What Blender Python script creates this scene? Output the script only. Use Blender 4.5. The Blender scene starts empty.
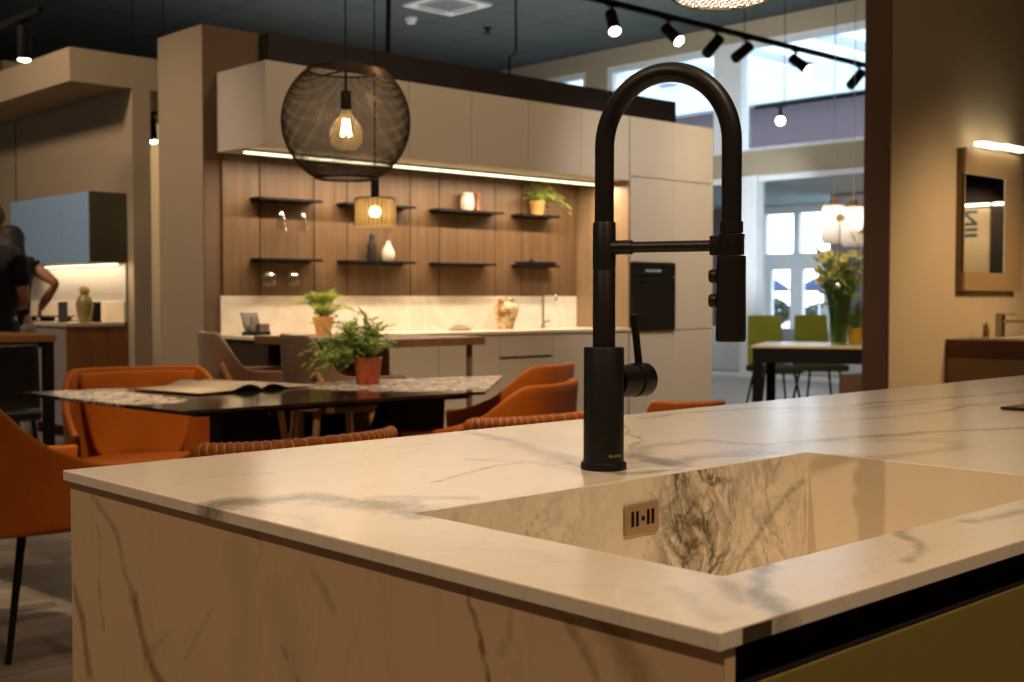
import bpy, bmesh, math, random
from math import pi, sin, cos, tan, radians as R, sqrt, atan2
from mathutils import Vector as V, Matrix as M, Euler, noise

random.seed(7)
sc = bpy.context.scene
COL = sc.collection

# ------------------------------------------------------------------ colours and materials
def lin(c):
    def f(u):
        u = u / 255.0
        return u / 12.92 if u <= 0.04045 else ((u + 0.055) / 1.055) ** 2.4
    return (f(c[0]), f(c[1]), f(c[2]), 1.0)

class NT:
    def __init__(s, name):
        s.m = bpy.data.materials.new(name); s.m.use_nodes = True
        s.t = s.m.node_tree; s.t.nodes.clear()
        s.out = s.t.nodes.new('ShaderNodeOutputMaterial')
    def n(s, typ, **kw):
        nd = s.t.nodes.new('ShaderNode' + typ)
        for k, v in kw.items():
            if k.startswith('i_'):
                key = k[2:]
                key = int(key) if key.isdigit() else key.replace('_', ' ')
                nd.inputs[key].default_value = v
            else:
                setattr(nd, k, v)
        return nd
    def l(s, a, b): s.t.links.new(a, b)
    def math(s, op, a, b=None, c=None, clamp=False):
        nd = s.t.nodes.new('ShaderNodeMath'); nd.operation = op; nd.use_clamp = clamp
        for i, v in enumerate((a, b, c)):
            if v is None: continue
            if hasattr(v, 'is_linked'): s.l(v, nd.inputs[i])
            else: nd.inputs[i].default_value = v
        return nd.outputs[0]
    def mix(s, f, a, b):
        nd = s.t.nodes.new('ShaderNodeMix'); nd.data_type = 'RGBA'
        for sock, v in ((nd.inputs[0], f), (nd.inputs[6], a), (nd.inputs[7], b)):
            if hasattr(v, 'is_linked'): s.l(v, sock)
            else: sock.default_value = v
        return nd.outputs[2]
    def ramp(s, f, stops):
        nd = s.t.nodes.new('ShaderNodeValToRGB')
        e = nd.color_ramp.elements
        while len(e) < len(stops): e.new(0.5)
        for el, (p, c) in zip(e, stops):
            el.position = p; el.color = c if len(c) == 4 else lin(c)
        s.l(f, nd.inputs[0]); return nd.outputs[0]
    def coords(s, kind='Object', scale=(1, 1, 1)):
        tc = s.n('TexCoord'); mp = s.n('Mapping'); mp.inputs['Scale'].default_value = scale
        s.l(tc.outputs[kind], mp.inputs['Vector']); return mp.outputs[0]
    def geo(s, scale=(1, 1, 1)):
        g = s.n('NewGeometry'); mp = s.n('Mapping'); mp.inputs['Scale'].default_value = scale
        s.l(g.outputs['Position'], mp.inputs['Vector']); return mp.outputs[0]
    def noise(s, vec, scale=5.0, detail=4.0, rough=0.55, dist=0.0):
        nd = s.n('TexNoise'); nd.inputs['Scale'].default_value = scale; nd.inputs['Detail'].default_value = detail
        nd.inputs['Roughness'].default_value = rough; nd.inputs['Distortion'].default_value = dist
        if vec is not None: s.l(vec, nd.inputs['Vector'])
        return nd.outputs['Fac']
    def bsdf(s, col, rough=0.5, metal=0.0, spec=0.5, bump=None, bstr=0.1, **kw):
        b = s.n('BsdfPrincipled')
        for k, v in (('Base Color', col), ('Roughness', rough), ('Metallic', metal), ('Specular IOR Level', spec)):
            if hasattr(v, 'is_linked'): s.l(v, b.inputs[k])
            else: b.inputs[k].default_value = v
        for k, v in kw.items():
            k = k.replace('_', ' ')
            if hasattr(v, 'is_linked'): s.l(v, b.inputs[k])
            else: b.inputs[k].default_value = v
        if bump is not None:
            bp = s.n('Bump'); bp.inputs['Strength'].default_value = bstr; bp.inputs['Distance'].default_value = 0.01
            s.l(bump, bp.inputs['Height']); s.l(bp.outputs[0], b.inputs['Normal'])
        s.l(b.outputs[0], s.out.inputs[0]); return b

def plain(name, c, rough=0.5, metal=0.0, spec=0.5, var=0.06, scale=6.0, bump=0.0, **kw):
    t = NT(name); v = t.coords()
    f = t.noise(v, scale, 3)
    a = lin(c); lo = tuple(x * (1 - var) for x in a[:3]) + (1,); hi = tuple(min(1, x * (1 + var)) for x in a[:3]) + (1,)
    col = t.mix(f, lo, hi)
    if bump:
        t.bsdf(col, rough, metal, spec, bump=t.noise(v, scale * 20, 2), bstr=bump, **kw)
    else:
        t.bsdf(col, rough, metal, spec, **kw)
    return t.m

def emit(name, c, strength):
    t = NT(name); e = t.n('Emission'); e.inputs[0].default_value = lin(c) if max(c) > 1.01 else tuple(c) + (1,)
    e.inputs[1].default_value = strength; t.l(e.outputs[0], t.out.inputs[0]); return t.m

def glass(name, tint=(1, 1, 1), refl=0.08, rough=0.02):
    t = NT(name); tr = t.n('BsdfTransparent'); tr.inputs[0].default_value = tuple(tint) + (1,)
    g = t.n('BsdfGlossy'); g.inputs['Roughness'].default_value = rough
    fr = t.n('LayerWeight'); fr.inputs[0].default_value = 0.35
    f = t.math('MULTIPLY_ADD', fr.outputs['Facing'], 0.35, refl)
    mx = t.n('MixShader'); t.l(f, mx.inputs[0]); t.l(tr.outputs[0], mx.inputs[1]); t.l(g.outputs[0], mx.inputs[2])
    t.l(mx.outputs[0], t.out.inputs[0]); return t.m

def wood(name, dark, light, axis='z', rough=0.45, scale=1.0, fine=70):
    t = NT(name)
    s = [14 * scale] * 3; s['xyz'.index(axis)] = 0.8 * scale
    v = t.geo(tuple(s))
    f1 = t.noise(v, 1.2, 5, 0.6, 0.6)
    s2 = [fine * scale] * 3; s2['xyz'.index(axis)] = 1.6 * scale
    f2 = t.noise(t.geo(tuple(s2)), 1.0, 3, 0.6)
    f = t.math('MULTIPLY_ADD', f2, 0.5, t.math('MULTIPLY', f1, 0.75))
    col = t.ramp(f, [(0.38, dark), (0.80, light)])
    t.bsdf(col, rough, 0, 0.4, bump=f2, bstr=0.05); return t.m

def fabric(name, c, c2=None, scale=160, rough=0.85, bump=0.25, sheen=0.3, var=0.15):
    t = NT(name); v = t.coords()
    f = t.noise(v, 7, 4); g = t.noise(v, scale, 2)
    a = lin(c); b = lin(c2) if c2 else tuple(x * (1 - var) for x in a[:3]) + (1,)
    t.bsdf(t.mix(f, b, a), rough, 0, 0.25, bump=g, bstr=bump, Sheen_Weight=sheen, Sheen_Roughness=0.5); return t.m

def velvet_quilt(name, c, c2):
    t = NT(name); v = t.coords()
    f = t.noise(v, 6, 4)
    sx = t.n('SeparateXYZ'); t.l(v, sx.inputs[0])
    h = t.math('ADD', sx.outputs[0], sx.outputs[1])
    a = t.math('SINE', t.math('MULTIPLY', t.math('ADD', h, sx.outputs[2]), 230.0))
    b = t.math('SINE', t.math('MULTIPLY', t.math('SUBTRACT', h, sx.outputs[2]), 230.0))
    q = t.math('MULTIPLY', a, b)
    t.bsdf(t.mix(f, lin(c2), lin(c)), 0.75, 0, 0.2, bump=q, bstr=0.05, Sheen_Weight=0.1, Sheen_Roughness=0.4); return t.m

# ------------------------------------------------------------------ mesh builder
class MB:
    def __init__(s): s.bm = bmesh.new()
    def _xf(s, vs, mat):
        if mat is not None: bmesh.ops.transform(s.bm, matrix=mat, verts=vs)
    def box(s, x0, x1, y0, y1, z0, z1, bev=0.0, seg=2, mat=None):
        r = bmesh.ops.create_cube(s.bm, size=1.0); vs = r['verts']
        bmesh.ops.scale(s.bm, vec=(x1 - x0, y1 - y0, z1 - z0), verts=vs)
        bmesh.ops.translate(s.bm, vec=((x0 + x1) / 2, (y0 + y1) / 2, (z0 + z1) / 2), verts=vs)
        if bev:
            es = list({e for v in vs for e in v.link_edges})
            rb = bmesh.ops.bevel(s.bm, geom=es, offset=bev, segments=seg, affect='EDGES', profile=0.6)
            vs = list({v for f in rb['faces'] for v in f.verts} | {v for v in vs if v.is_valid})
        s._xf(vs, mat); return s
    def tube(s, path, r, n=12, cap=True, closed=False):
        path = [V(p) for p in path]; k = len(path)
        rr = r if isinstance(r, (list, tuple)) else [r] * k
        rings = []; up = V((0, 0, 1)); prev = None
        for i, p in enumerate(path):
            if closed: t = path[(i + 1) % k] - path[i - 1]
            else: t = path[min(i + 1, k - 1)] - path[max(i - 1, 0)]
            t = t.normalized() if t.length > 1e-9 else V((0, 0, 1))
            if prev is None:
                a = t.cross(up) if abs(t.dot(up)) < 0.95 else t.cross(V((1, 0, 0)))
            else:
                a = prev - t * prev.dot(t)
                if a.length < 1e-6: a = t.cross(up) if abs(t.dot(up)) < 0.95 else t.cross(V((1, 0, 0)))
            a.normalize(); b = t.cross(a); prev = a
            rings.append([s.bm.verts.new(p + (a * cos(2 * pi * j / n) + b * sin(2 * pi * j / n)) * rr[i]) for j in range(n)])
        m = k if closed else k - 1
        for i in range(m):
            A, B = rings[i], rings[(i + 1) % k]
            for j in range(n):
                s.bm.faces.new((A[j], A[(j + 1) % n], B[(j + 1) % n], B[j]))
        if cap and not closed:
            s.bm.faces.new(rings[0][::-1]); s.bm.faces.new(rings[-1])
        return s
    def lathe(s, prof, n=24, cap=True, mat=None):
        rings = []; vs = []
        for r, z in prof:
            ring = [s.bm.verts.new((max(r, 1e-4) * cos(2 * pi * j / n), max(r, 1e-4) * sin(2 * pi * j / n), z)) for j in range(n)]
            rings.append(ring); vs += ring
        for A, B in zip(rings, rings[1:]):
            for j in range(n):
                s.bm.faces.new((A[j], A[(j + 1) % n], B[(j + 1) % n], B[j]))
        if cap:
            s.bm.faces.new(rings[0][::-1]); s.bm.faces.new(rings[-1])
        s._xf(vs, mat); return s
    def prism(s, poly, z0, z1, mat=None):
        a = [s.bm.verts.new((x, y, z0)) for x, y in poly]; b = [s.bm.verts.new((x, y, z1)) for x, y in poly]
        s.bm.faces.new(a[::-1]); s.bm.faces.new(b)
        for i in range(len(poly)):
            j = (i + 1) % len(poly); s.bm.faces.new((a[i], a[j], b[j], b[i]))
        s._xf(a + b, mat); return s
    def ball(s, c, r, seg=16, rings=10, scale=(1, 1, 1)):
        m = M.Translation(c) @ M.Diagonal((scale[0] * r, scale[1] * r, scale[2] * r, 1))
        bmesh.ops.create_uvsphere(s.bm, u_segments=seg, v_segments=rings, radius=1.0, matrix=m); return s
    def grid(s, pts):
        vs = [[s.bm.verts.new(p) for p in row] for row in pts]
        for i in range(len(vs) - 1):
            for j in range(len(vs[0]) - 1):
                s.bm.faces.new((vs[i][j], vs[i][j + 1], vs[i + 1][j + 1], vs[i + 1][j]))
        return vs
    def quad(s, a, b, c, d):
        s.bm.faces.new([s.bm.verts.new(p) for p in (a, b, c, d)]); return s
    def mesh(s, name, mats, smooth=None, fix=True):
        if fix: bmesh.ops.recalc_face_normals(s.bm, faces=s.bm.faces)
        me = bpy.data.meshes.new(name); s.bm.to_mesh(me); s.bm.free()
        for m in (mats if isinstance(mats, (list, tuple)) else [mats]): me.materials.append(m)
        if smooth is not None:
            me.polygons.foreach_set('use_smooth', [True] * len(me.polygons))
            if smooth < 170: me.set_sharp_from_angle(angle=R(smooth))
        return me
    def build(s, name, mats, parent=None, smooth=None, loc=None, fix=True):
        return link(name, s.mesh(name, mats, smooth, fix), parent, loc)

def link(name, me, parent=None, loc=None):
    o = bpy.data.objects.new(name, me); COL.objects.link(o)
    if parent is not None: o.parent = parent
    if loc is not None: o.location = loc
    return o

def tag(o, label=None, cat=None, group=None, kind=None):
    if label: o['label'] = label
    if cat: o['category'] = cat
    if group: o['group'] = group
    if kind: o['kind'] = kind
    return o

def thing(name, label, cat, loc=(0, 0, 0), rz=0.0, group=None):
    o = bpy.data.objects.new(name, None); COL.objects.link(o)
    o.empty_display_size = 0.1; o.location = loc; o.rotation_euler = (0, 0, rz)
    return tag(o, label, cat, group)

def struct(name, mb, mat, parent=None, smooth=None):
    o = mb.build(name, mat, parent, smooth)
    if parent is None: o['kind'] = 'structure'
    return o

def dup(root, loc, rz=None, label=None, group=None):
    kids = {}
    for o in bpy.data.objects:
        if o.parent is not None: kids.setdefault(o.parent.name, []).append(o)
    def rec(o, p):
        c = o.copy(); COL.objects.link(c)
        if p is not None: c.parent = p
        for ch in kids.get(o.name, []): rec(ch, c)
        return c
    c = rec(root, None); c.location = loc
    if rz is not None: c.rotation_euler = (0, 0, rz)
    if label: c['label'] = label
    if group: c['group'] = group
    return c

def arc(c, r, a0, a1, n, ax=V((1, 0, 0)), ay=V((0, 0, 1))):
    return [V(c) + ax * (r * cos(a0 + (a1 - a0) * i / n)) + ay * (r * sin(a0 + (a1 - a0) * i / n)) for i in range(n + 1)]

def text_mesh(body, size, extrude=0.0003, bold=False):
    cu = bpy.data.curves.new('lettering', 'FONT'); cu.body = body; cu.size = size; cu.extrude = extrude
    if bold: cu.offset = size * 0.02
    o = bpy.data.objects.new('lettering', cu); COL.objects.link(o)
    dg = bpy.context.evaluated_depsgraph_get()
    me = bpy.data.meshes.new_from_object(o.evaluated_get(dg))
    bpy.data.objects.remove(o); return me

def skin(name, nodes, edges, mat, parent, root=0, sub=2):
    """one continuous tapered surface grown over a graph of joints: nodes = [(xyz, radius)]"""
    me = bpy.data.meshes.new(name); me.from_pydata([n[0] for n in nodes], edges, [])
    o = bpy.data.objects.new(name, me); COL.objects.link(o)
    md = o.modifiers.new('s', 'SKIN'); md.use_smooth_shade = True
    if not me.skin_vertices: me.attributes
    sv = me.skin_vertices[0].data if me.skin_vertices else None
    if sv is None:
        bpy.context.view_layer.objects.active = o
        bpy.ops.mesh.customdata_skin_add(); sv = me.skin_vertices[0].data
    for i, n in enumerate(nodes):
        r = n[1]; sv[i].radius = (r, r) if not isinstance(r, tuple) else r; sv[i].use_root = (i == root)
    sb = o.modifiers.new('u', 'SUBSURF'); sb.levels = sub; sb.render_levels = sub
    dg = bpy.context.evaluated_depsgraph_get()
    m2 = bpy.data.meshes.new_from_object(o.evaluated_get(dg))
    bpy.data.objects.remove(o)
    m2.materials.clear(); m2.materials.append(mat)
    m2.polygons.foreach_set('use_smooth', [True] * len(m2.polygons))
    return link(name, m2, parent)
# ------------------------------------------------------------------ materials
BLACK = plain('matt black metal', (20, 17, 15), 0.42, 0.0, 0.35, bump=0.03)
BLACKP = plain('black painted metal', (13, 11, 10), 0.6, 0.0, 0.2)
BLACKG = plain('black glass', (9, 13, 17), 0.06, 0.0, 0.6)
STEEL = plain('brushed steel', (170, 160, 148), 0.32, 1.0, 0.5)
STEELD = plain('warm grey steel', (176, 152, 120), 0.45, 0.5)
WHITE = plain('white paint', (226, 228, 226), 0.5)
WHITEF = plain('white window frame', (238, 243, 246), 0.4)
BEIGE = plain('beige lacquer', (208, 196, 178), 0.5, 0, 0.4, var=0.02)
CREAM = plain('cream wall paint', (214, 190, 150), 0.8, 0, 0.3, var=0.03)
TAUPE = plain('taupe wall paint', (172, 154, 128), 0.8, 0, 0.3, var=0.03)
DARKB = plain('dark brown panel', (40, 34, 30), 0.6, 0, 0.3)
GROOVE = plain('dark groove', (24, 18, 13), 0.8, 0, 0.2)
CEIL = plain('teal grey ceiling', (62, 84, 92), 0.9, 0, 0.2, var=0.05, scale=1.2)
OLIVE = plain('olive green lacquer', (132, 118, 58), 0.35, 0, 0.5, var=0.03)
OAK = wood('smoked oak', (90, 67, 45), (118, 91, 64), 'z', fine=40)
WALNUT = wood('walnut top', (92, 68, 46), (128, 98, 68), 'y')
OAKLEG = wood('light oak', (150, 104, 60), (196, 146, 92), 'z')
BROWNWOOD = wood('brown veneer', (108, 68, 38), (146, 98, 58), 'z')
RUST = velvet_quilt('rust velvet', (194, 106, 22), (166, 82, 12))
RUSTL = fabric('rust leather', (192, 104, 34), (158, 80, 22), 60, 0.42, 0.08, 0.0)
PIPING = plain('pale stitching', (232, 206, 168), 0.7)
TAUPEF = fabric('taupe upholstery', (150, 116, 82), (118, 90, 62), 200)
GREENF = fabric('lime green upholstery', (150, 160, 56), (124, 134, 40), 200)
LEATHB = plain('black leather', (16, 14, 13), 0.3, 0, 0.5, bump=0.08)
TERRA = plain('terracotta', (176, 84, 44), 0.55, bump=0.06)
TANPOT = plain('tan pot', (206, 154, 88), 0.7)
YELLOW = plain('yellow pot', (232, 186, 40), 0.45)
def leafy(name, a, b):
    t = NT(name); f = t.noise(t.coords(), 40, 3)
    c = t.mix(f, lin(b), lin(a)); d = t.n('BsdfDiffuse'); r = t.n('BsdfTranslucent'); g = t.n('BsdfGlossy'); g.inputs['Roughness'].default_value = 0.4
    t.l(c, d.inputs[0]); t.l(c, r.inputs[0])
    m = t.n('MixShader'); m.inputs[0].default_value = 0.42; t.l(d.outputs[0], m.inputs[1]); t.l(r.outputs[0], m.inputs[2])
    m2 = t.n('MixShader'); m2.inputs[0].default_value = 0.05; t.l(m.outputs[0], m2.inputs[1]); t.l(g.outputs[0], m2.inputs[2])
    t.l(m2.outputs[0], t.out.inputs[0]); return t.m
LEAF = leafy('fresh leaf green', (190, 206, 122), (132, 160, 72))
LEAFY = leafy('yellow green leaf', (184, 190, 96), (136, 152, 60))
STEMG = plain('stem green', (64, 98, 36), 0.5, var=0.2, scale=30)
PETAL = leafy('pale yellow petals', (248, 240, 180), (240, 226, 140))
PETALC = plain('flower centre', (206, 160, 40), 0.7)
SOIL = plain('soil', (52, 36, 24), 0.95, bump=0.4)
PORC = plain('white ceramic', (214, 200, 178), 0.35)
BLUEC = plain('blue grey lacquer', (150, 184, 222), 0.4, var=0.02)
OLIVED = plain('dark olive side panel', (70, 62, 40), 0.55)
GREYP = plain('grey violet lacquer', (150, 138, 138), 0.5)
PURPLE = plain('mauve lobby wall', (104, 90, 98), 0.8, var=0.05)
PALEB = plain('pale blue soffit', (140, 164, 174), 0.8)
CONC = plain('pale concrete', (190, 196, 196), 0.9)
PAPER = plain('printed paper', (180, 160, 132), 0.5)
INK = plain('photo print ink', (112, 86, 60), 0.5)
DARKP = plain('dark print', (40, 34, 30), 0.5)
GREYST = plain('grey stand', (112, 104, 94), 0.4)
SKIN = plain('skin', (190, 134, 104), 0.55)
TSHIRT = fabric('black cotton', (26, 24, 26), (18, 17, 19), 200, sheen=0.1)
JEANS = fabric('dark trousers', (30, 32, 44), (22, 24, 34), 200, sheen=0.1)
TROUS = fabric('pale grey trousers', (178, 170, 160), (158, 150, 140), 200, sheen=0.1)
HAIRB = plain('brown hair', (104, 70, 44), 0.75, var=0.4, scale=60)
HAIRD = plain('dark hair', (26, 18, 14), 0.7, var=0.4, scale=60)
WHITEL = emit('frosted lamp glow', (1.0, 0.80, 0.62), 1.6)
LED = emit('led strip', (1.0, 0.90, 0.54), 3.2)
LEDW = emit('under cabinet led', (1.0, 0.80, 0.52), 6.0)
SPOTL = emit('spot lens', (1.0, 0.86, 0.58), 16.0)
FILA = emit('warm filament', (1.0, 0.66, 0.28), 28.0)
MIRL = emit('mirror lamp', (1.0, 0.93, 0.74), 4.0)
GLOWB = emit('globe bulb', (1.0, 0.80, 0.5), 9.0)
GLASS = glass('clear glass', (0.98, 0.99, 1.0), 0.05)

STEMW = glass('stemware glass', (0.93, 0.94, 0.95), 0.16)

GRNGL = glass('green vase glass', (0.50, 0.72, 0.34), 0.08)
MIRROR = plain('mirror', (214, 208, 198), 0.02, 1.0, var=0.0)
BRASSM = plain('bronze wire mesh', (66, 50, 34), 0.4, 0.8)

def frosted(name, c1, c2, k):
    t = NT(name)
    d = t.n('BsdfTranslucent'); d.inputs[0].default_value = c1
    tr = t.n('BsdfTransparent'); tr.inputs[0].default_value = c2
    g = t.n('BsdfDiffuse'); g.inputs[0].default_value = (0.9, 0.85, 0.78, 1)
    m1 = t.n('MixShader'); m1.inputs[0].default_value = k; t.l(d.outputs[0], m1.inputs[1]); t.l(tr.outputs[0], m1.inputs[2])
    m2 = t.n('MixShader'); m2.inputs[0].default_value = 0.25 if k < 0.9 else 0.05; t.l(m1.outputs[0], m2.inputs[1]); t.l(g.outputs[0], m2.inputs[2])
    t.l(m2.outputs[0], t.out.inputs[0]); return t.m
FROST = frosted('frosted lamp glass', (0.97, 0.94, 0.90, 1), (0.95, 0.93, 0.9, 1), 0.5)
AMBER = frosted('amber ribbed glass', (0.95, 0.74, 0.36, 1), (0.98, 0.86, 0.60, 1), 0.72)
BULBG = frosted('bulb glass', (1.0, 0.86, 0.62, 1), (1.0, 0.95, 0.86, 1), 0.91)

def floor_mat():
    t = NT('floor stone tiles')
    b = t.n('TexBrick'); b.offset = 0.5; b.inputs['Scale'].default_value = 1.0
    b.inputs['Brick Width'].default_value = 1.2; b.inputs['Row Height'].default_value = 0.6; b.inputs['Mortar Size'].default_value = 0.004
    t.l(t.geo(), b.inputs['Vector'])
    f = t.noise(t.geo((0.7, 3, 1)), 2.2, 6, 0.6, 0.4)
    c = t.ramp(f, [(0.3, (118, 104, 90)), (0.7, (168, 152, 134))])
    col = t.mix(b.outputs['Fac'], c, lin((70, 62, 54)))
    t.bsdf(col, 0.42, 0, 0.4); return t.m
FLOORM = floor_mat()

def ceil_mat():
    t = NT('ceiling panels')
    b = t.n('TexBrick'); b.offset = 0.0; b.inputs['Brick Width'].default_value = 1.2; b.inputs['Row Height'].default_value = 1.2
    b.inputs['Mortar Size'].default_value = 0.012; b.inputs['Scale'].default_value = 1.0
    t.l(t.geo(), b.inputs['Vector'])
    f = t.noise(t.geo(), 1.0, 3)
    c = t.mix(f, lin((84, 90, 88)), lin((96, 103, 101)))
    t.bsdf(t.mix(b.outputs['Fac'], c, lin((54, 62, 64))), 0.9, 0, 0.2); return t.m
CEILM = ceil_mat()

def splash_mat():
    t = NT('pale marble'); v = t.geo((1, 1, 1))
    f = t.noise(v, 3.0, 8, 0.62, 1.2)
    k = t.math('ABSOLUTE', t.math('SUBTRACT', f, 0.5))
    vein = t.math('SUBTRACT', 1.0, t.math('MULTIPLY', k, 14.0), clamp=True)
    g = t.noise(v, 9, 4)
    t.bsdf(t.mix(t.math('MULTIPLY', vein, 0.35), t.mix(g, lin((250, 238, 224)), lin((244, 230, 212))), lin((214, 194, 168))), 0.25, 0, 0.4); return t.m
SPLASH = splash_mat()

def vein_mat(name, base1, base2, veinc, veind, rough, cloud=0.25, gscale=26.0, jag=0.9):
    """stone whose veins follow the mesh's 'vein' attribute (distance / width, strength), broken up by noise"""
    t = NT(name); v = t.geo()
    at = t.n('Attribute'); at.attribute_name = 'vein'
    sp = t.n('SeparateColor'); t.l(at.outputs['Color'], sp.inputs[0])
    d = t.math('MULTIPLY', sp.outputs[0], 4.0)
    n1 = t.noise(v, gscale, 6, 0.65, 0.5); n2 = t.noise(v, gscale * 4, 4, 0.6)
    dd = t.math('ADD', d, t.math('MULTIPLY', t.math('SUBTRACT', n1, 0.5), jag * 2.4))
    dd = t.math('ADD', dd, t.math('MULTIPLY', t.math('SUBTRACT', n2, 0.5), jag * 0.8))
    m = t.math('SUBTRACT', 1.0, t.math('ABSOLUTE', dd), clamp=True)
    m = t.math('POWER', m, 0.8)
    m = t.math('MULTIPLY', m, sp.outputs[1])
    core = t.math('POWER', m, 2.2)
    c = t.noise(t.geo((1.2, 2.4, 1.2)), 3.5, 6, 0.6, 0.8)
    cl = t.math('MULTIPLY', t.math('MULTIPLY', t.math('SUBTRACT', c, 0.52), 3.0, clamp=True), cloud, clamp=True)
    k = t.math('ABSOLUTE', t.math('SUBTRACT', t.noise(t.geo((1, 2, 1)), 2.6, 8, 0.6, 1.5), 0.5))
    hair = t.math('MULTIPLY', t.math('SUBTRACT', 1.0, t.math('MULTIPLY', k, 60.0), clamp=True), 0.11)
    col = t.mix(cl, lin(base1), lin(base2))
    col = t.mix(hair, col, lin(veinc))
    col = t.mix(t.math('MULTIPLY', m, 0.85), col, lin(veinc))
    col = t.mix(t.math('MULTIPLY', core, 0.55), col, lin(veind))
    t.bsdf(col, rough, 0, 0.45); return t.m
MARBLE = vein_mat('white veined stone', (232, 220, 202), (204, 192, 172), (146, 142, 118), (96, 96, 72), 0.215)
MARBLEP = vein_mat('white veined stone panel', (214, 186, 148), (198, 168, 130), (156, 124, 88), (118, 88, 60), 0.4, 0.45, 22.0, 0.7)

def sink_mat():
    t = NT('heavily veined stone'); v = t.geo((1.0, 1.0, 0.75))
    at = t.n('Attribute'); at.attribute_name = 'vein'
    sp = t.n('SeparateColor'); t.l(at.outputs['Color'], sp.inputs[0])
    n1 = t.noise(v, 11, 7, 0.6, 1.4); n2 = t.noise(v, 22, 6, 0.62, 1.6)
    r1 = t.math('SUBTRACT', 1.0, t.math('MULTIPLY', t.math('ABSOLUTE', t.math('SUBTRACT', n1, 0.5)), 15.0), clamp=True)
    r2 = t.math('SUBTRACT', 1.0, t.math('MULTIPLY', t.math('ABSOLUTE', t.math('SUBTRACT', n2, 0.52)), 12.0), clamp=True)
    w = t.math('MULTIPLY_ADD', r2, 0.5, t.math('MULTIPLY', r1, 0.7))
    w = t.math('MULTIPLY', w, sp.outputs[2], clamp=True)
    blot = t.math('MULTIPLY', t.math('MULTIPLY', t.math('SUBTRACT', t.noise(v, 9, 5, 0.6, 1.0), 0.50), 5.0, clamp=True), sp.outputs[2])
    d = t.math('ADD', t.math('MULTIPLY', sp.outputs[0], 4.0), t.math('MULTIPLY', t.math('SUBTRACT', n2, 0.5), 1.8))
    ln = t.math('MULTIPLY', t.math('SUBTRACT', 1.0, t.math('ABSOLUTE', d), clamp=True), sp.outputs[1])
    col = t.mix(t.math('MULTIPLY', blot, 0.45), lin((242, 230, 210)), lin((196, 180, 138)))
    col = t.mix(t.math('MULTIPLY', w, 0.95), col, lin((78, 74, 44)))
    col = t.mix(t.math('MULTIPLY', ln, 0.8), col, lin((92, 80, 46)))
    t.bsdf(col, 0.3, 0, 0.45); return t.m
SINKM = sink_mat()
SINKP = plain('plain beige stone', (234, 220, 198), 0.5, var=0.05, scale=9)

def table_mat():
    t = NT('polished dark patched table top'); v = t.geo()
    sx = t.n('SeparateXYZ'); t.l(v, sx.inputs[0])
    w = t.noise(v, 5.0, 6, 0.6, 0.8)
    def pale_patch(cx, cy, rx, ry):
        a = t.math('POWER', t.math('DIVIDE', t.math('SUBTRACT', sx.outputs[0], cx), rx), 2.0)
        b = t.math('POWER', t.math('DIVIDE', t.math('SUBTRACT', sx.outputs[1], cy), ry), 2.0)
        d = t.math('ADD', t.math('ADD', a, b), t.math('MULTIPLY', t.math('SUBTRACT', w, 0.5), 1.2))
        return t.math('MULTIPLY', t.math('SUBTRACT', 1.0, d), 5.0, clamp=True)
    m = t.math('MAXIMUM', pale_patch(3.40, 4.02, 0.70, 0.46), pale_patch(1.98, 4.20, 0.17, 0.40))  # pale veined patches at fixed spots on the dark top
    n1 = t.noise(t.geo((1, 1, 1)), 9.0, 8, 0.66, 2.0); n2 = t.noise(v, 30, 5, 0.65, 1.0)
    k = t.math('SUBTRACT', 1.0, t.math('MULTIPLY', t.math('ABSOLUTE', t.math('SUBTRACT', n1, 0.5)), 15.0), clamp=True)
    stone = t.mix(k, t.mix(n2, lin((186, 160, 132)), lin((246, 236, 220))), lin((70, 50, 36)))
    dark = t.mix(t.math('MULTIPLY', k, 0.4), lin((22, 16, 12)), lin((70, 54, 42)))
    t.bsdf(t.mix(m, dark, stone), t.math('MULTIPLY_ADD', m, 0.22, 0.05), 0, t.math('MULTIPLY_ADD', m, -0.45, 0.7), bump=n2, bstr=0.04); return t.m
TABLEM = table_mat()
# ------------------------------------------------------------------ camera
H = 1.112
cam_d = bpy.data.cameras.new('camera'); cam = bpy.data.objects.new('camera', cam_d); COL.objects.link(cam)
cam_d.sensor_width = 36; cam_d.lens = 1217.17 * 36 / 1024
cam.location = (0, 0, H)
cam.rotation_euler = Euler((R(90 - 2.03), 0, R(-43.2)), 'XYZ')
cam_d.dof.use_dof = True; cam_d.dof.focus_distance = 1.47; cam_d.dof.aperture_fstop = 10.0
cam_d.clip_start = 0.02; cam_d.clip_end = 200
sc.camera = cam

# ------------------------------------------------------------------ the hall
CZ = 4.93
struct('floor', MB().box(-3, 20, -3.5, 24.2, -0.2, 0.0), FLOORM)
struct('ceiling', MB().box(-3, 14.25, -3.5, 24.2, CZ, CZ + 0.2), CEILM)
struct('wall_left', MB().box(-3.2, -3, -3.5, 24.2, 0, CZ), CREAM)
struct('wall_near', MB().box(-3, 14.2, -3.7, -3.5, 0, CZ), CREAM)
struct('wall_passage', MB().box(4.9, 9.0, 13.0, 13.15, 0, 3.6), CREAM)
struct('wall_back', MB().box(-3, 14.0, 24.0, 24.2, 0, CZ), DARKB)
# kitchen wall: free standing, carries the lit kitchen run
struct('wall_kitchen', MB().box(3.36, 7.32, 6.06, 6.57, 0, 2.61), TAUPE)
tag(MB().box(3.361, 7.319, 6.052, 6.0598, 0, 2.609).build('trim_3', plain('dark taupe wall face', (104, 80, 58), 0.75)), kind='structure')
# partition on the right with the washbasin
struct('wall_right', MB().box(6.16, 11.5, 3.5, 3.655, 0, CZ), CREAM)
tag(MB().box(6.152, 6.16, 3.496, 3.659, 0, CZ).build('trim_1', plain('brown end panel', (88, 54, 24), 0.6)), kind='structure')
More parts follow.
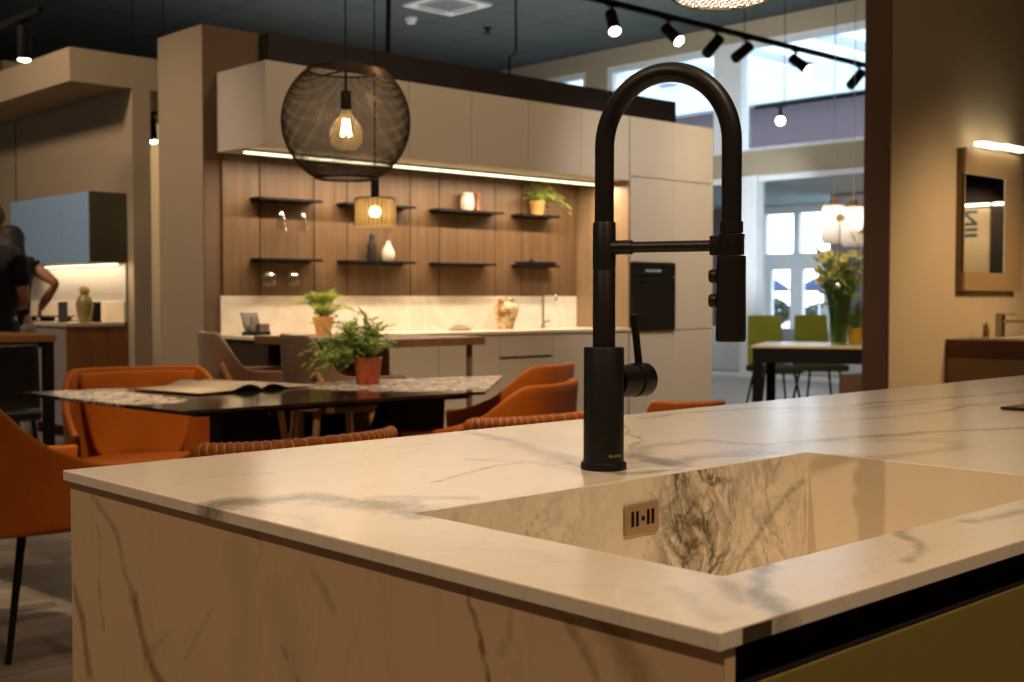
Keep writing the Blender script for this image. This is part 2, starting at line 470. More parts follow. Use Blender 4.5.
# far kitchen wall and portal soffit on the left
struct('wall_portal', MB().box(4.50, 4.655, 9.24, 15.5, 0, 2.79).box(3.99, 5.6, 9.24, 15.5, 2.79, 3.05), TAUPE)
mb = MB()
for y in (11.65, 13.2): mb.box(4.494, 4.50, y, y + 0.008, 0.0, 2.78)
tag(mb.build('trim_2', GROOVE), kind='structure')

# ------------------------------------------------------------------ the window wall (X = 14)
WX0, WX1 = 14.0, 14.2
mb = MB()
mb.box(WX0, WX1, -3.5, 24.0, 4.66, CZ)             # band over the windows
mb.box(WX0, WX1, -3.5, 14.5, 2.80, 3.13)           # beam
mb.box(WX0, WX1, 12.78, 13.22, 3.13, 4.66)         # pier
mb.box(WX0, WX1, 14.5, 24.0, 0, 4.66)
mb.box(WX0, WX1, 11.9, 14.5, 0, 2.80)
mb.box(WX0, WX1, -3.5, 6.2, 0, 4.66)
struct('wall_window', mb, plain('window wall paint', (178, 164, 138), 0.8))

def window(n, y0, y1, z0, z1, mull=(), tr=(), fw=0.09):
    mb = MB()
    x0, x1 = WX0 + 0.03, WX0 + 0.15
    mb.box(x0, x1, y0, y0 + fw, z0, z1); mb.box(x0, x1, y1 - fw, y1, z0, z1)
    mb.box(x0, x1, y0 + fw, y1 - fw, z1 - fw, z1); mb.box(x0, x1, y0 + fw, y1 - fw, z0, z0 + fw * 0.6)
    for (a, b) in mull: mb.box(x0 - 0.06, x1, a, b, z0, z1)
    for (a, b) in tr: mb.box(x0, x1, y0 + fw, y1 - fw, a, b)
    o = struct('window_%d' % n, mb, WHITEF)
    g = MB().box(WX0 + 0.085, WX0 + 0.093, y0 + fw, y1 - fw, z0 + fw * 0.6, z1 - fw).build('pane', GLASS, o)
    return o
window(1, 6.2, 12.78, 3.13, 4.66, mull=((10.23, 10.70),))
window(2, 13.22, 14.5, 3.13, 4.66)
window(3, 6.2, 11.9, 0.0, 2.80, mull=((9.96, 10.22),), fw=0.08)

# ------------------------------------------------------------------ beyond the glass: bright lobby, entrance front, forecourt
struct('outside_ground', MB().box(20, 60, -30, 50, -0.25, -0.02), CONC)
mb = MB().box(20.0, 20.25, -3, 12.55, 2.95, 4.86).box(20.0, 20.25, 14.2, 22, 0, 4.86).box(20.0, 20.25, 12.55, 14.2, 2.95, 4.86)
struct('wall_lobby', mb, PURPLE)
struct('wall_lobby_side', MB().box(18.4, 18.6, 4.0, 11.58, 0, 2.90), PURPLE)
struct('lobby_soffit', MB().box(14.25, 20.0, 3, 22, 2.90, 3.02), PALEB)
struct('lobby_balustrade', MB().box(19.7, 19.95, -3, 22, 4.86, 5.45), plain('pale balustrade', (214, 230, 240), 0.4))
mb = MB()
for k in range(9):
    y = 5.2 + k * 1.75
    mb.box(14.3, 30, y, y + 0.55, 5.9, 6.35)
for x in (17, 21.5, 26): mb.box(x, x + 0.3, 3, 22, 5.75, 5.9)
struct('lobby_roof_beams', mb, plain('white steel beams', (206, 214, 222), 0.5))
struct('wall_gallery', MB().box(26, 26.2, -5, 26, 4.6, 6.0), plain('brick mauve', (150, 118, 118), 0.9))
# entrance front
struct('lobby_bright_block', MB().box(15.2, 15.5, 8.0, 12.6, 0, 0.66), plain('bright white block', (236, 242, 246), 0.5))  # added white block, stands in for brightness through the low glass
ef = thing('entrance_front', 'white framed glazed entrance with double doors beyond the far glass wall', 'entrance', (20.1, 0, 0))
mb = MB()
fr = lambda y0, y1, z0, z1: mb.box(-0.06, 0.06, y0, y1, z0, z1)
fr(14.07, 14.20, 0, 2.95); fr(13.30, 13.42, 1.95, 2.75); fr(12.55, 12.62, 0, 2.95)
fr(12.62, 14.07, 2.74, 2.95); fr(12.62, 14.07, 1.78, 1.97); fr(12.62, 14.07, 0, 0.1)
mb.build('frame', WHITEF, ef)
for (a, b) in ((12.62, 13.36), (13.36, 14.07)):
    mb = MB()
    mb.box(-0.05, 0.05, a, a + 0.14, 0.1, 1.78); mb.box(-0.05, 0.05, b - 0.14, b, 0.1, 1.78)
    mb.box(-0.05, 0.05, a + 0.14, b - 0.14, 1.66, 1.78); mb.box(-0.05, 0.05, a + 0.14, b - 0.14, 0.1, 0.3)
    d = mb.build('door_leaf', WHITEF, ef)
    MB().box(-0.004, 0.004, a + 0.14, b - 0.14, 0.3, 1.66).build('pane', GLASS, d)
MB().box(-0.004, 0.004, 12.62, 14.07, 1.97, 2.74).build('pane', GLASS, ef)

def parasol(loc, r, label):
    t = thing('parasol', label, 'parasol', loc, group='blue parasols outside')
    blue = plain('blue canvas', (40, 62, 116), 0.8)
    MB().lathe([(r, 2.0), (r * 0.72, 2.22), (r * 0.4, 2.4), (0.02, 2.55), (0.02, 2.5), (r * 0.98, 1.98)], 12, cap=False).build('canopy', blue, t, 60)
    MB().tube([(0, 0, 0), (0, 0, 2.52)], 0.03, 8).build('pole', WHITE, t)
    MB().lathe([(0.3, 0), (0.3, 0.06), (0.05, 0.1)], 16).build('base', CONC, t)
    t.scale = (1, 1, 0.66)
ZG = -0.02
parasol((27.0, 18.85, ZG), 0.6, 'blue parasol outside, seen through the left entrance door leaf')
parasol((27.2, 17.42, ZG), 0.6, 'blue parasol outside, seen through the right entrance door leaf')

def tree(loc, h, r, label, seed):
    rnd = random.Random(seed)
    t = thing('shrub', label, 'shrub', loc, group='shrubs outside the entrance')
    MB().tube([(0, 0, 0), (0.05, 0, h * 0.4), (0, 0.05, h * 0.7)], [0.12, 0.1, 0.05], 8).build('trunk', BROWNWOOD, t)
    mb = MB()
    for k in range(700):
        a, b = rnd.uniform(0, 2 * pi), rnd.uniform(-1, 1); rr = r * rnd.uniform(0.5, 1) ** 0.5
        c = V((rr * cos(a) * sqrt(1 - b * b), rr * sin(a) * sqrt(1 - b * b), h * 0.62 + b * h * 0.36))
        u = V((rnd.uniform(-1, 1), rnd.uniform(-1, 1), rnd.uniform(-1, 1))).normalized() * 0.14
        w = u.cross(V((rnd.uniform(-1, 1), rnd.uniform(-1, 1), 1))).normalized() * 0.08
        mb.quad(c - u, c + w, c + u, c - w)
    mb.build('foliage', plain('tree leaves', (52, 76, 66), 0.7, var=0.3), t, fix=False)
for i, (x, y, h, r) in enumerate(((29.5, 20.9, 1.15, 1.0), (30.2, 19.1, 0.95, 0.75), (29.5, 17.3, 1.15, 0.95))):
    tree((x, y, -0.02), h, r, ['low round shrub outside beyond the left door leaf', 'lowest round shrub outside, between the two blue parasols', 'low round shrub outside beyond the right door leaf'][i], 40 + i)
# ------------------------------------------------------------------ veined slabs
def warp(p, s, a):
    n = noise.noise_vector(V(p) * s); return (n.x * a, n.y * a)

def vein_field(p, segs):
    best = 9.0; st = 0.0
    for (ax, ay, bx, by, w0, w1, s) in segs:
        dx, dy = bx - ax, by - ay; L = dx * dx + dy * dy
        t = max(0.0, min(1.0, ((p[0] - ax) * dx + (p[1] - ay) * dy) / L)) if L else 0
        d = math.hypot(p[0] - ax - t * dx, p[1] - ay - t * dy) / (w0 + (w1 - w0) * t)
        if d < best: best = d; st = s
    return best, st

def polysegs(lines):
    out = []
    for pts, w, s in lines:
        w = w if isinstance(w, tuple) else (w, w)
        n = len(pts) - 1
        for i in range(n):
            out.append((*pts[i], *pts[i + 1], w[0] + (w[1] - w[0]) * i / n, w[0] + (w[1] - w[0]) * (i + 1) / n, s))
    return out

def set_vein(me, proj, segs, extra=None, wa=0.012):
    at = me.color_attributes.new('vein', 'FLOAT_COLOR', 'POINT')
    for i, v in enumerate(me.vertices):
        p = proj(v.co); dx, dy = warp((p[0], p[1], 0.3), 14.0, wa)
        d, s = vein_field((p[0] + dx, p[1] + dy), segs)
        at.data[i].color = (min(d, 4.0) / 4.0, s, extra(p) if extra else 0.0, 1.0)

def frange(a, b, st):
    n = max(1, round((b - a) / st)); return [a + (b - a) * i / n for i in range(n + 1)]

# ------------------------------------------------------------------ island worktop with sink
IX0, IX1, IY0, IY1, WZ = 0.6185, 3.9, 0.4665, 1.466, 0.900
SX0, SX1, SY0, SY1 = 0.7475, 1.439, 0.562, 0.936
TH, CH = 0.012, 0.0012
top = thing('island_worktop', 'white veined stone worktop with a sunken sink in the foreground', 'worktop', (0, 0, 0))
xs = [IX0 + CH] + frange(IX0 + 0.008, SX0 - CH, 0.008) + frange(SX0 + 0.006, SX1 - 0.006, 0.008) + frange(SX1 + CH, 2.2, 0.009) + frange(2.22, IX1 - 0.02, 0.03) + [IX1 - CH]
ys = [IY0 + CH] + frange(IY0 + 0.008, SY0 - CH, 0.007) + frange(SY0 + 0.006, SY1 - 0.006, 0.009) + frange(SY1 + CH, IY1 - 0.008, 0.008) + [IY1 - CH]
mb = MB(); bm = mb.bm
gv = {}
def tv(i, j):
    if (i, j) not in gv: gv[(i, j)] = bm.verts.new((xs[i], ys[j], WZ))
    return gv[(i, j)]
for i in range(len(xs) - 1):
    for j in range(len(ys) - 1):
        cx, cy = (xs[i] + xs[i + 1]) / 2, (ys[j] + ys[j + 1]) / 2
        if SX0 - CH < cx < SX1 + CH and SY0 - CH < cy < SY1 + CH: continue
        bm.faces.new((tv(i, j), tv(i + 1, j), tv(i + 1, j + 1), tv(i, j + 1)))
def skirt(x0, x1, y0, y1, inner):
    c = -CH if inner else CH
    prof = [(c, WZ), (c * 0.3, WZ - CH * 0.3), (0, WZ - CH)] + ([] if inner else [(0, WZ - TH)])
    for ex in range(4):
        rows = []
        for off, z in prof:
            A = [(x0 + off, y0 + off), (x1 - off, y0 + off), (x1 - off, y1 - off), (x0 + off, y1 - off)]
            a, b = A[ex], A[(ex + 1) % 4]
            N = 150 if abs(a[0] - b[0]) > 1 else 90
            rows.append([(a[0] + (b[0] - a[0]) * k / N, a[1] + (b[1] - a[1]) * k / N, z) for k in range(N + 1)])
        mb.grid(rows)
skirt(IX0, IX1, IY0, IY1, False)
skirt(SX0, SX1, SY0, SY1, True)
mb.quad((IX0, IY0, WZ - TH), (IX1, IY0, WZ - TH), (IX1, SY0, WZ - TH), (IX0, SY0, WZ - TH))
mb.quad((IX0, SY1, WZ - TH), (IX1, SY1, WZ - TH), (IX1, IY1, WZ - TH), (IX0, IY1, WZ - TH))
bmesh.ops.remove_doubles(bm, verts=bm.verts, dist=0.0001)
TOPV = polysegs([
    ([(0.627, 1.112), (0.718, 1.095), (0.742, 1.046), (0.754, 0.976), (0.751, 0.938)], (0.034, 0.042), 1.0),
    ([(0.70, 1.06), (0.79, 1.02), (0.846, 0.966)], 0.018, 0.55),
    ([(1.27, 1.629), (1.265, 1.444), (1.199, 1.24), (1.127, 1.091)], (0.016, 0.03), 0.55),
    ([(0.886, 1.082), (1.036, 1.125), (1.146, 1.127)], 0.007, 0.75),
    ([(1.127, 1.091), (1.10, 1.03), (1.10, 0.97), (1.169, 0.945)], (0.022, 0.018), 0.8),
    ([(1.05, 1.2), (1.10, 1.10), (1.06, 1.0)], 0.018, 0.4),
    ([(1.176, 1.045), (1.333, 1.131), (1.444, 1.127), (1.469, 1.03), (1.63, 0.988), (1.795, 0.946), (2.0, 0.86)], (0.028, 0.016), 0.6),
    ([(1.19, 0.985), (1.28, 1.0), (1.40, 0.965)], 0.02, 0.55),
    ([(1.523, 1.347), (1.42, 1.25), (1.378, 1.189), (1.33, 1.16), (1.263, 1.103)], 0.006, 0.85),
    ([(0.709, 1.292), (0.74, 1.30), (0.80, 1.27)], 0.005, 0.55),
    ([(0.94, 1.44), (1.02, 1.38), (1.16, 1.36)], 0.004, 0.5),
    ([(1.632, 1.407), (1.80, 1.41), (1.949, 1.377), (2.089, 1.246), (2.3, 1.22)], (0.012, 0.02), 0.55),
    ([(2.133, 1.294), (2.422, 1.255), (2.715, 1.205), (3.2, 1.25)], 0.022, 0.6),
    ([(1.75, 1.17), (1.9, 1.13), (2.1, 1.1), (2.3, 1.13), (2.6, 1.0)], (0.006, 0.014), 0.7),
    ([(1.9, 1.30), (2.1, 1.20), (2.5, 1.10), (2.8, 1.12)], 0.01, 0.5),
    ([(0.688, 0.56), (0.676, 0.527), (0.646, 0.490)], 0.012, 0.25),
    ([(0.80, 0.56), (0.765, 0.535), (0.735, 0.515), (0.70, 0.480), (0.672, 0.452)], (0.010, 0.012), 0.75),
    ([(0.74, 0.55), (0.72, 0.52), (0.70, 0.50)], 0.012, 0.5),
    ([(1.04, 0.59), (1.009, 0.557), (0.966, 0.517), (0.90, 0.49)], (0.014, 0.008), 0.7),
    ([(1.10, 0.535), (1.191, 0.527), (1.3, 0.50)], 0.014, 0.55),
    ([(0.635, 1.048), (0.655, 0.99), (0.63, 0.938)], 0.008, 0.25),
    ([(0.66, 0.80), (0.70, 0.74), (0.69, 0.68)], 0.014, 0.16),
])
wt = mb.build('slab', MARBLE, top)
set_vein(wt.data, lambda c: (c.x, c.y), TOPV)
MB().box(0.6425, 0.6745, IY0 - 0.0006, IY0 + 0.002, WZ - TH + 0.0006, WZ - 0.0012).build('edge_inlay', plain('dark brown inlay', (70, 56, 46), 0.5), top)['label'] = 'short dark brown inlay at the near corner of the edge'

# sink basin (a part of the stone top)
SD = 0.70
sink = MB(); g = 0.0
def wall_grid(a, b, n, m, flip=False):
    rows = []
    for k in range(m + 1):
        z = (WZ - CH) + (SD - (WZ - CH)) * k / m
        rows.append([(a[0] + (b[0] - a[0]) * i / n, a[1] + (b[1] - a[1]) * i / n, z) for i in range(n + 1)])
    return rows
sink.grid(wall_grid((SX0, SY1), (SX1, SY1), 90, 26))
basin = sink.build('sink_basin', SINKM, top)
basin['label'] = 'heavily veined stone sink wall under the tap'
SV = polysegs([
    ([(1.072, 0.776), (1.09, 0.80), (1.104, 0.83)], 0.003, 0.7), ([(1.361, 0.762), (1.38, 0.79), (1.4, 0.822)], 0.003, 0.9),
    ([(1.29, 0.772), (1.32, 0.80), (1.349, 0.824), (1.39, 0.85), (1.43, 0.865)], 0.007, 0.75),
    ([(1.425, 0.88), (1.432, 0.83), (1.425, 0.77)], 0.005, 0.6),
    ([(0.862, 0.868), (0.847, 0.854), (0.84, 0.84)], 0.003, 0.9), ([(0.895, 0.857), (0.903, 0.868), (0.921, 0.882)], 0.004, 0.5),
    ([(1.16, 0.895), (1.19, 0.86), (1.175, 0.80), (1.20, 0.74)], 0.02, 0.6), ([(1.23, 0.86), (1.26, 0.82), (1.24, 0.77)], 0.012, 0.5),
    ([(0.80, 0.885), (0.79, 0.87)], 0.008, 0.5), ([(0.765, 0.888), (0.77, 0.878), (0.752, 0.87)], 0.006, 0.9),
])
def sink_w(p):
    x, z = p
    a = max(0, 1 - abs(x - 1.19) / 0.10); b = 0.42 * max(0, 1 - abs(x - 1.34) / 0.14); c = 0.22 * max(0, 1 - abs(x - 0.92) / 0.16)
    return min(1.0, a * 1.4 + b + c + 0.05)
set_vein(basin.data, lambda c: (c.x, c.z), SV, sink_w, 0.006)
mb = MB()
mb.quad((SX0, SY0, WZ - CH), (SX0, SY1, WZ - CH), (SX0, SY1, SD), (SX0, SY0, SD))
mb.quad((SX1, SY0, WZ - CH), (SX1, SY1, WZ - CH), (SX1, SY1, SD), (SX1, SY0, SD))
mb.quad((SX0, SY0, WZ - CH), (SX1, SY0, WZ - CH), (SX1, SY0, SD), (SX0, SY0, SD))
mb.quad((SX0, SY0, SD), (SX1, SY0, SD), (SX1, SY1, SD), (SX0, SY1, SD))
bo = mb.build('basin_sides', SINKP, top)
MB().lathe([(0.045, 0), (0.045, 0.003), (0.03, 0.004), (0.005, 0.002)], 24).build('drain', STEEL, bo, 40, loc=(1.09, 0.75, SD))
# overflow grille
gx0, gx1, gz0, gz1 = 1.056, 1.117, 0.835, 0.871
mb = MB().box(gx0, gx1, SY1 - 0.004, SY1 + 0.001, gz0, gz1, 0.003, 3)
og = mb.build('overflow_grille', STEELD, top, 40); og['label'] = 'brushed steel overflow plate with four slots and a round hole'
mb = MB(); w = gx1 - gx0; h = gz1 - gz0
for u in (0.20, 0.335, 0.655, 0.79):
    x = gx0 + w * u
    mb.box(x - 0.0024, x + 0.0024, SY1 - 0.0046, SY1 - 0.0038, gz0 + h * 0.27, gz0 + h * 0.77, 0.0003, 1)
mb.lathe([(0.003, 0), (0.003, 0.0008)], 14, mat=M.Translation((gx0 + w * 0.5, SY1 - 0.0046, gz0 + h * 0.5)) @ M.Rotation(R(-90), 4, 'X'))
mb.build('slots', GROOVE, og)

# ------------------------------------------------------------------ island base
base = thing('kitchen_island', 'island base unit with veined stone end panel and olive drawers', 'kitchen island', (0, 0, 0))
PX = 0.6270
rows = [[(PX, y, z) for y in frange(IY0 + 0.003, IY1 - 0.001, 0.008)] for z in frange(0.02, WZ - TH - 0.0004, 0.008)]
mb = MB(); mb.grid(rows)
y0, y1, z0, z1 = IY0 + 0.003, IY1 - 0.001, 0.02, WZ - TH - 0.0004
mb.box(PX + 0.0004, PX + 0.012, y0, y1, z0, z1)
ep = mb.build('end_panel', MARBLEP, base)
PV = polysegs([
    ([(1.403, 0.876), (1.371, 0.86), (1.345, 0.847), (1.33, 0.826), (1.318, 0.793), (1.30, 0.765)], (0.006, 0.008), 0.6),
    ([(1.30, 0.765), (1.296, 0.759), (1.272, 0.721), (1.253, 0.703), (1.22, 0.685)], (0.014, 0.010), 0.9),
    ([(1.39, 0.844), (1.377, 0.826), (1.387, 0.769), (1.38, 0.72)], 0.005, 0.55), ([(1.459, 0.748), (1.431, 0.713), (1.418, 0.659)], 0.012, 0.9),
    ([(1.127, 0.794), (1.151, 0.762), (1.171, 0.728)], 0.005, 0.5), ([(0.989, 0.775), (0.968, 0.757), (0.95, 0.74)], 0.005, 1.0),
    ([(0.719, 0.894), (0.719, 0.869), (0.704, 0.849), (0.696, 0.818), (0.69, 0.78)], (0.005, 0.004), 1.1), ([(0.665, 0.885), (0.667, 0.856), (0.679, 0.839)], 0.005, 0.5),
    ([(0.621, 0.885), (0.599, 0.865), (0.584, 0.844), (0.57, 0.81)], 0.006, 0.65), ([(0.577, 0.89), (0.557, 0.869), (0.545, 0.853), (0.53, 0.81)], 0.018, 0.6),
    ([(1.055, 0.893), (1.027, 0.872), (1.033, 0.847)], 0.008, 0.4), ([(1.273, 0.7), (1.25, 0.73), (1.213, 0.752)], 0.007, 0.5),
    ([(0.932, 0.859), (0.916, 0.848), (0.90, 0.83)], 0.009, 0.45), ([(1.07, 0.86), (1.05, 0.80), (1.06, 0.75)], 0.03, 0.25), ([(1.0, 0.82), (0.97, 0.76)], 0.03, 0.25),
])
set_vein(ep.data, lambda c: (c.y, c.z), PV, None, 0.010)
MB().box(PX + 0.0125, IX1 - 0.02, IY0 + 0.0285, 1.455, 0.10, 0.690).build('carcass', BEIGE, base)
MB().box(PX + 0.0125, IX1 - 0.02, 0.52, 1.42, 0.0, 0.10).build('plinth', DARKB, base)
MB().box(PX + 0.0125, IX1 - 0.02, IY0 + 0.0265, IY0 + 0.0275, 0.80, WZ - TH - 0.002).box(PX + 0.0125, IX1 - 0.02, IY0 + 0.007, IY0 + 0.0265, 0.8565, 0.858).build('handle_channel', GROOVE, base)
MB().box(1.46, IX1 - 0.02, 0.96, 1.455, 0.6905, WZ - TH - 0.001).build('top_rail', BEIGE, base)
for i, (a, b) in enumerate(((PX + 0.014, 1.53), (1.534, 2.43), (2.434, 3.33), (3.334, 3.878))):
    for (c, d) in ((0.61, 0.856), (0.36, 0.606), (0.105, 0.356)):
        MB().box(a, b, IY0 + 0.006, IY0 + 0.0255, c, d, 0.0015, 2).build('drawer_front', OLIVE, base)

# hob
hob = thing('induction_hob', 'black glass hob set on the right of the island worktop', 'hob', (2.245, 0.53, WZ + 0.0005))
MB().box(0, 0.80, 0, 0.512, 0, 0.006, 0.002, 2).build('glass_plate', BLACKG, hob)
for x, y, r in ((0.2, 0.15, 0.09), (0.2, 0.37, 0.075), (0.6, 0.15, 0.075), (0.6, 0.37, 0.09)):
    MB().lathe([(r, 0.0061), (r, 0.0064), (r - 0.003, 0.0064), (r - 0.003, 0.0061)], 40, cap=False, mat=M.Translation((x, y, 0))).build('cooking_zone', GREYST, hob)

# ------------------------------------------------------------------ the black pull-down kitchen tap
FX, FY = 1.113, 1.019
tap = thing('kitchen_faucet', 'tall matt black spring-neck kitchen tap standing behind the stone sink', 'tap', (FX, FY, WZ + 0.0003))
sd = V((0.065, -0.157, 0)).normalized(); REACH = 0.159
MB().lathe([(0.0285, 0), (0.0285, 0.006), (0.0275, 0.0085), (0.0255, 0.0095), (0.0255, 0.0105)], 48).build('flange', BLACK, tap, 35)
MB().lathe([(0.025, 0.0105), (0.025, 0.1495), (0.0243, 0.1508), (0.0145, 0.1512)], 48).build('body', BLACK, tap, 35)
mb = MB().lathe([(0.014, 0.151), (0.014, 0.245), (0.0137, 0.2455), (0.0137, 0.2465), (0.0142, 0.247), (0.0142, 0.3035), (0.0136, 0.3045)], 36)
mb.build('column', BLACK, tap, 35)
# hose
zc = 0.3950; cx = REACH / 2
pts = [sd * 0 + V((0, 0, z)) for z in (0.300, 0.34, 0.37)]
for i in range(33):
    a = pi - pi * i / 32
    pts.append(sd * (cx + cx * cos(a)) + V((0, 0, zc + 0.0875 * sin(a))))
pts += [sd * REACH + V((0, 0, z)) for z in (0.36, 0.32, 0.30)]
MB().tube(pts, 0.0119, 24).build('hose', BLACK, tap, 60)
# spray head assembly
hm = M.Translation(sd * REACH)
MB().lathe([(0.0125, 0.288), (0.0138, 0.2885), (0.0138, 0.3015), (0.0125, 0.302)], 36, mat=hm).build('hose_cuff', BLACK, tap, 35)
mb = MB().lathe([(0.0145, 0.2625), (0.0152, 0.263), (0.0152, 0.2835), (0.0158, 0.2845), (0.0158, 0.2865), (0.0145, 0.2870)], 36, mat=hm)
hm2 = hm @ M.Rotation(atan2(sd.y, sd.x), 4, 'Z')
mb.box(-0.024, -0.010, -0.010, 0.010, 0.262, 0.285, 0.0015, 2, mat=hm2)
mb.build('docking_clamp', BLACK, tap, 35)
head = MB().lathe([(0.0145, 0.2615), (0.0170, 0.261), (0.0172, 0.258), (0.0178, 0.165), (0.0176, 0.1615), (0.0165, 0.160), (0.012, 0.1605), (0.011, 0.163)], 40, mat=hm).build('spray_head', BLACK, tap, 35)
for z in (0.2375, 0.2085):
    MB().lathe([(0.0085, 0), (0.0085, 0.006), (0.0072, 0.0092), (0.003, 0.0104)], 24, mat=hm2 @ M.Translation((-0.0165, 0, z)) @ M.Rotation(R(-90), 4, 'Y')).build('spray_button', BLACK, head, 40)
# support bar
mb = MB().tube([sd * 0.0135 + V((0, 0, 0.2735)), sd * (REACH - 0.022) + V((0, 0, 0.2735))], 0.0068, 20)
mb.tube([sd * 0.010 + V((0, 0, 0.2735)), sd * 0.036 + V((0, 0, 0.2735))], 0.0088, 20)
mb.build('support_bar', BLACK, tap, 40)
# lever handle along +X
hx = M.Translation((0.0, 0, 0.1075)) @ M.Rotation(R(90), 4, 'Y')
hd = MB().lathe([(0.0205, 0.020), (0.0205, 0.0525), (0.0190, 0.0532), (0.0190, 0.0552), (0.0215, 0.0560), (0.0215, 0.0770), (0.0208, 0.0785), (0.001, 0.0787)], 48, cap=False, mat=hx).build('handle', BLACK, tap, 35)
MB().tube([(0.066, 0, 0.126), (0.0605, 0, 0.160), (0.0545, 0, 0.1905)], [0.0050, 0.0047, 0.0047], 16).build('lever', BLACK, hd, 40)
# lettering wrapped round the foot of the body
me = text_mesh('BLANCO', 0.0047, 0.00012, True)
w0 = min(v.co.x for v in me.vertices)
view = atan2(-FY, -FX)             # side of the body that faces the room
for v in me.vertices:
    a = view + R(16) + (v.co.x - w0) / 0.0251
    r = 0.02505 + v.co.z
    v.co = V((r * cos(a), r * sin(a), 0.0165 + v.co.y))
me.materials.append(plain('pale print', (150, 128, 98), 0.5))
link('lettering', me, tap)
# ------------------------------------------------------------------ lit kitchen run on the free-standing wall
KX0, KX1, KF, KB = 3.443, 6.310, 5.55, 6.06
DW = (KX1 - KX0) / 6
# header panel above the cabinets
tag(MB().box(3.72, 7.315, 5.96, 6.056, 2.357, 2.606, 0.002, 1).build('header_panel', DARKB), 'long dark brown header board above the beige wall cabinets', 'panel')
# six wall cabinets
uc = thing('wall_cabinet', 'handleless beige wall cabinet, first from the pillar end of the row', 'wall cabinet', (KX0, KF, 1.915), group='beige wall cabinets over the wooden panelling')
MB().box(0.001, DW - 0.001, 0.021, KB - KF - 0.003, 0.002, 0.438).build('body', BEIGE, uc)
MB().box(0.0015, DW - 0.0015, 0, 0.020, 0.0, 0.440, 0.0015, 2).build('door', BEIGE, uc)
nth = ['', 'second from the pillar end, behind the round wire pendant', 'third from the pillar end, right of the round wire pendant', 'fourth from the pillar end of the row', 'fifth from the pillar end, over the potted fern', 'last before the tall units, cut by the tap arch']
for k in range(1, 6):
    dup(uc, (KX0 + DW * k, KF, 1.915), 0, 'handleless beige wall cabinet, ' + nth[k])
# LED strip under them
ls = thing('led_strip', 'long glowing warm LED strip under the beige wall cabinets', 'light strip', (KX0 + 0.02, 5.80, 1.9145))
MB().box(0, 2.82, -0.014, 0.014, -0.012, 0, 0.002, 1).build('profile', STEEL, ls)
MB().box(0.005, 2.815, -0.012, 0.012, -0.022, -0.0122).build('diffuser', LED, ls)
# wooden panelling with grooves
wp = thing('wall_panelling', 'smoked oak wall panelling with upright joints behind the black shelves', 'panelling', (KX0 + 0.02, 6.037, 1.1245))
xsm = [0] + [x - KX0 - 0.02 for x in (3.704, 4.07, 4.307, 4.79, 5.028, 5.516, 5.757)] + [KX1 - KX0 - 0.024]
mb = MB()
for a, b in zip(xsm, xsm[1:]): mb.box(a + 0.0035, b - 0.0035, 0, 0.018, 0.001, 0.788, 0.001, 1)
mb.build('boards', OAK, wp)
MB().box(0, xsm[-1], 0.0182, 0.0222, 0.001, 0.788).build('backing', GROOVE, wp)
# niche side of the tall unit
# marble splashback
tag(MB().box(KX0 + 0.008, KX1 - 0.006, 6.037, 6.0585, 0.9055, 1.1235, 0.001, 1).build('splashback', SPLASH), 'pale marble splashback strip below the oak panelling', 'splashback')
# worktop
tag(MB().box(KX0, KX1 + 0.012, KF - 0.012, 6.035, 0.885, 0.905, 0.002, 2).build('kitchen_worktop', plain('pale stone top', (226, 212, 186), 0.3)), 'thin pale stone worktop of the lit kitchen run along the wall', 'worktop')
# base units
def base_unit(x0, x1, label, drawers):
    t = thing('base_cabinet', label, 'base cabinet', (x0, KF, 0), group='beige base cabinets under the pale worktop')
    W = x1 - x0
    MB().box(0.001, W - 0.001, 0.021, 0.47, 0.10, 0.884).build('body', BEIGE, t)
    MB().box(0.001, W - 0.001, 0.06, 0.40, 0.0, 0.10).build('plinth', DARKB, t)
    MB().box(0.001, W - 0.001, 0.0205, 0.022, 0.10, 0.883).build('channel', plain('shadow channel', (110, 96, 76), 0.6), t)
    zs = [(0.105, 0.40), (0.405, 0.728), (0.745, 0.878)] if drawers else [(0.105, 0.878)]
    for a, b in zs:
        MB().box(0.002, W - 0.002, 0, 0.020, a, b, 0.0015, 2).build('drawer_front' if drawers else 'door', BEIGE, t)
base_unit(4.16, 4.62, 'beige base cabinet behind the metal leg of the wooden bar top', False)
base_unit(4.62, 5.108, 'beige base cabinet between the bar top end and the drawer unit', False)
base_unit(5.108, 5.575, 'beige base cabinet with a dark grip line between its drawers', True)
base_unit(5.575, 6.309, 'beige base cabinet partly behind the tap body, next to the oven tower', False)
# dark kneehole and open shelf under the bar top
ks = thing('open_shelf_unit', 'dark open shelf unit with brochures under the wooden bar top', 'shelf unit', (3.46, KF + 0.02, 0))
W = 0.695
mb = MB().box(0, W, 0.44, 0.46, 0, 0.884).box(0, 0.02, 0, 0.44, 0, 0.884).box(W - 0.09, W, -0.02, 0.44, 0, 0.884)
mb.build('carcass', plain('dark walnut carcass', (58, 38, 26), 0.6), ks)
for z in (0.30, 0.62): MB().box(0.02, W - 0.09, 0.02, 0.44, z, z + 0.02).build('shelf', DARKB, ks)
for k in range(4):
    tag(MB().box(0, 0.16, 0, 0.22, 0, 0.022, 0.002, 1).build('brochure_stack', PAPER, None, loc=(3.86, 5.60, 0.6402 + 0.0225 * k)), 'pale brochure in the pile under the bar top, ' + ['lowest', 'second up', 'third up', 'topmost'][k] + ' of four', 'brochure', 'brochures under the bar top')

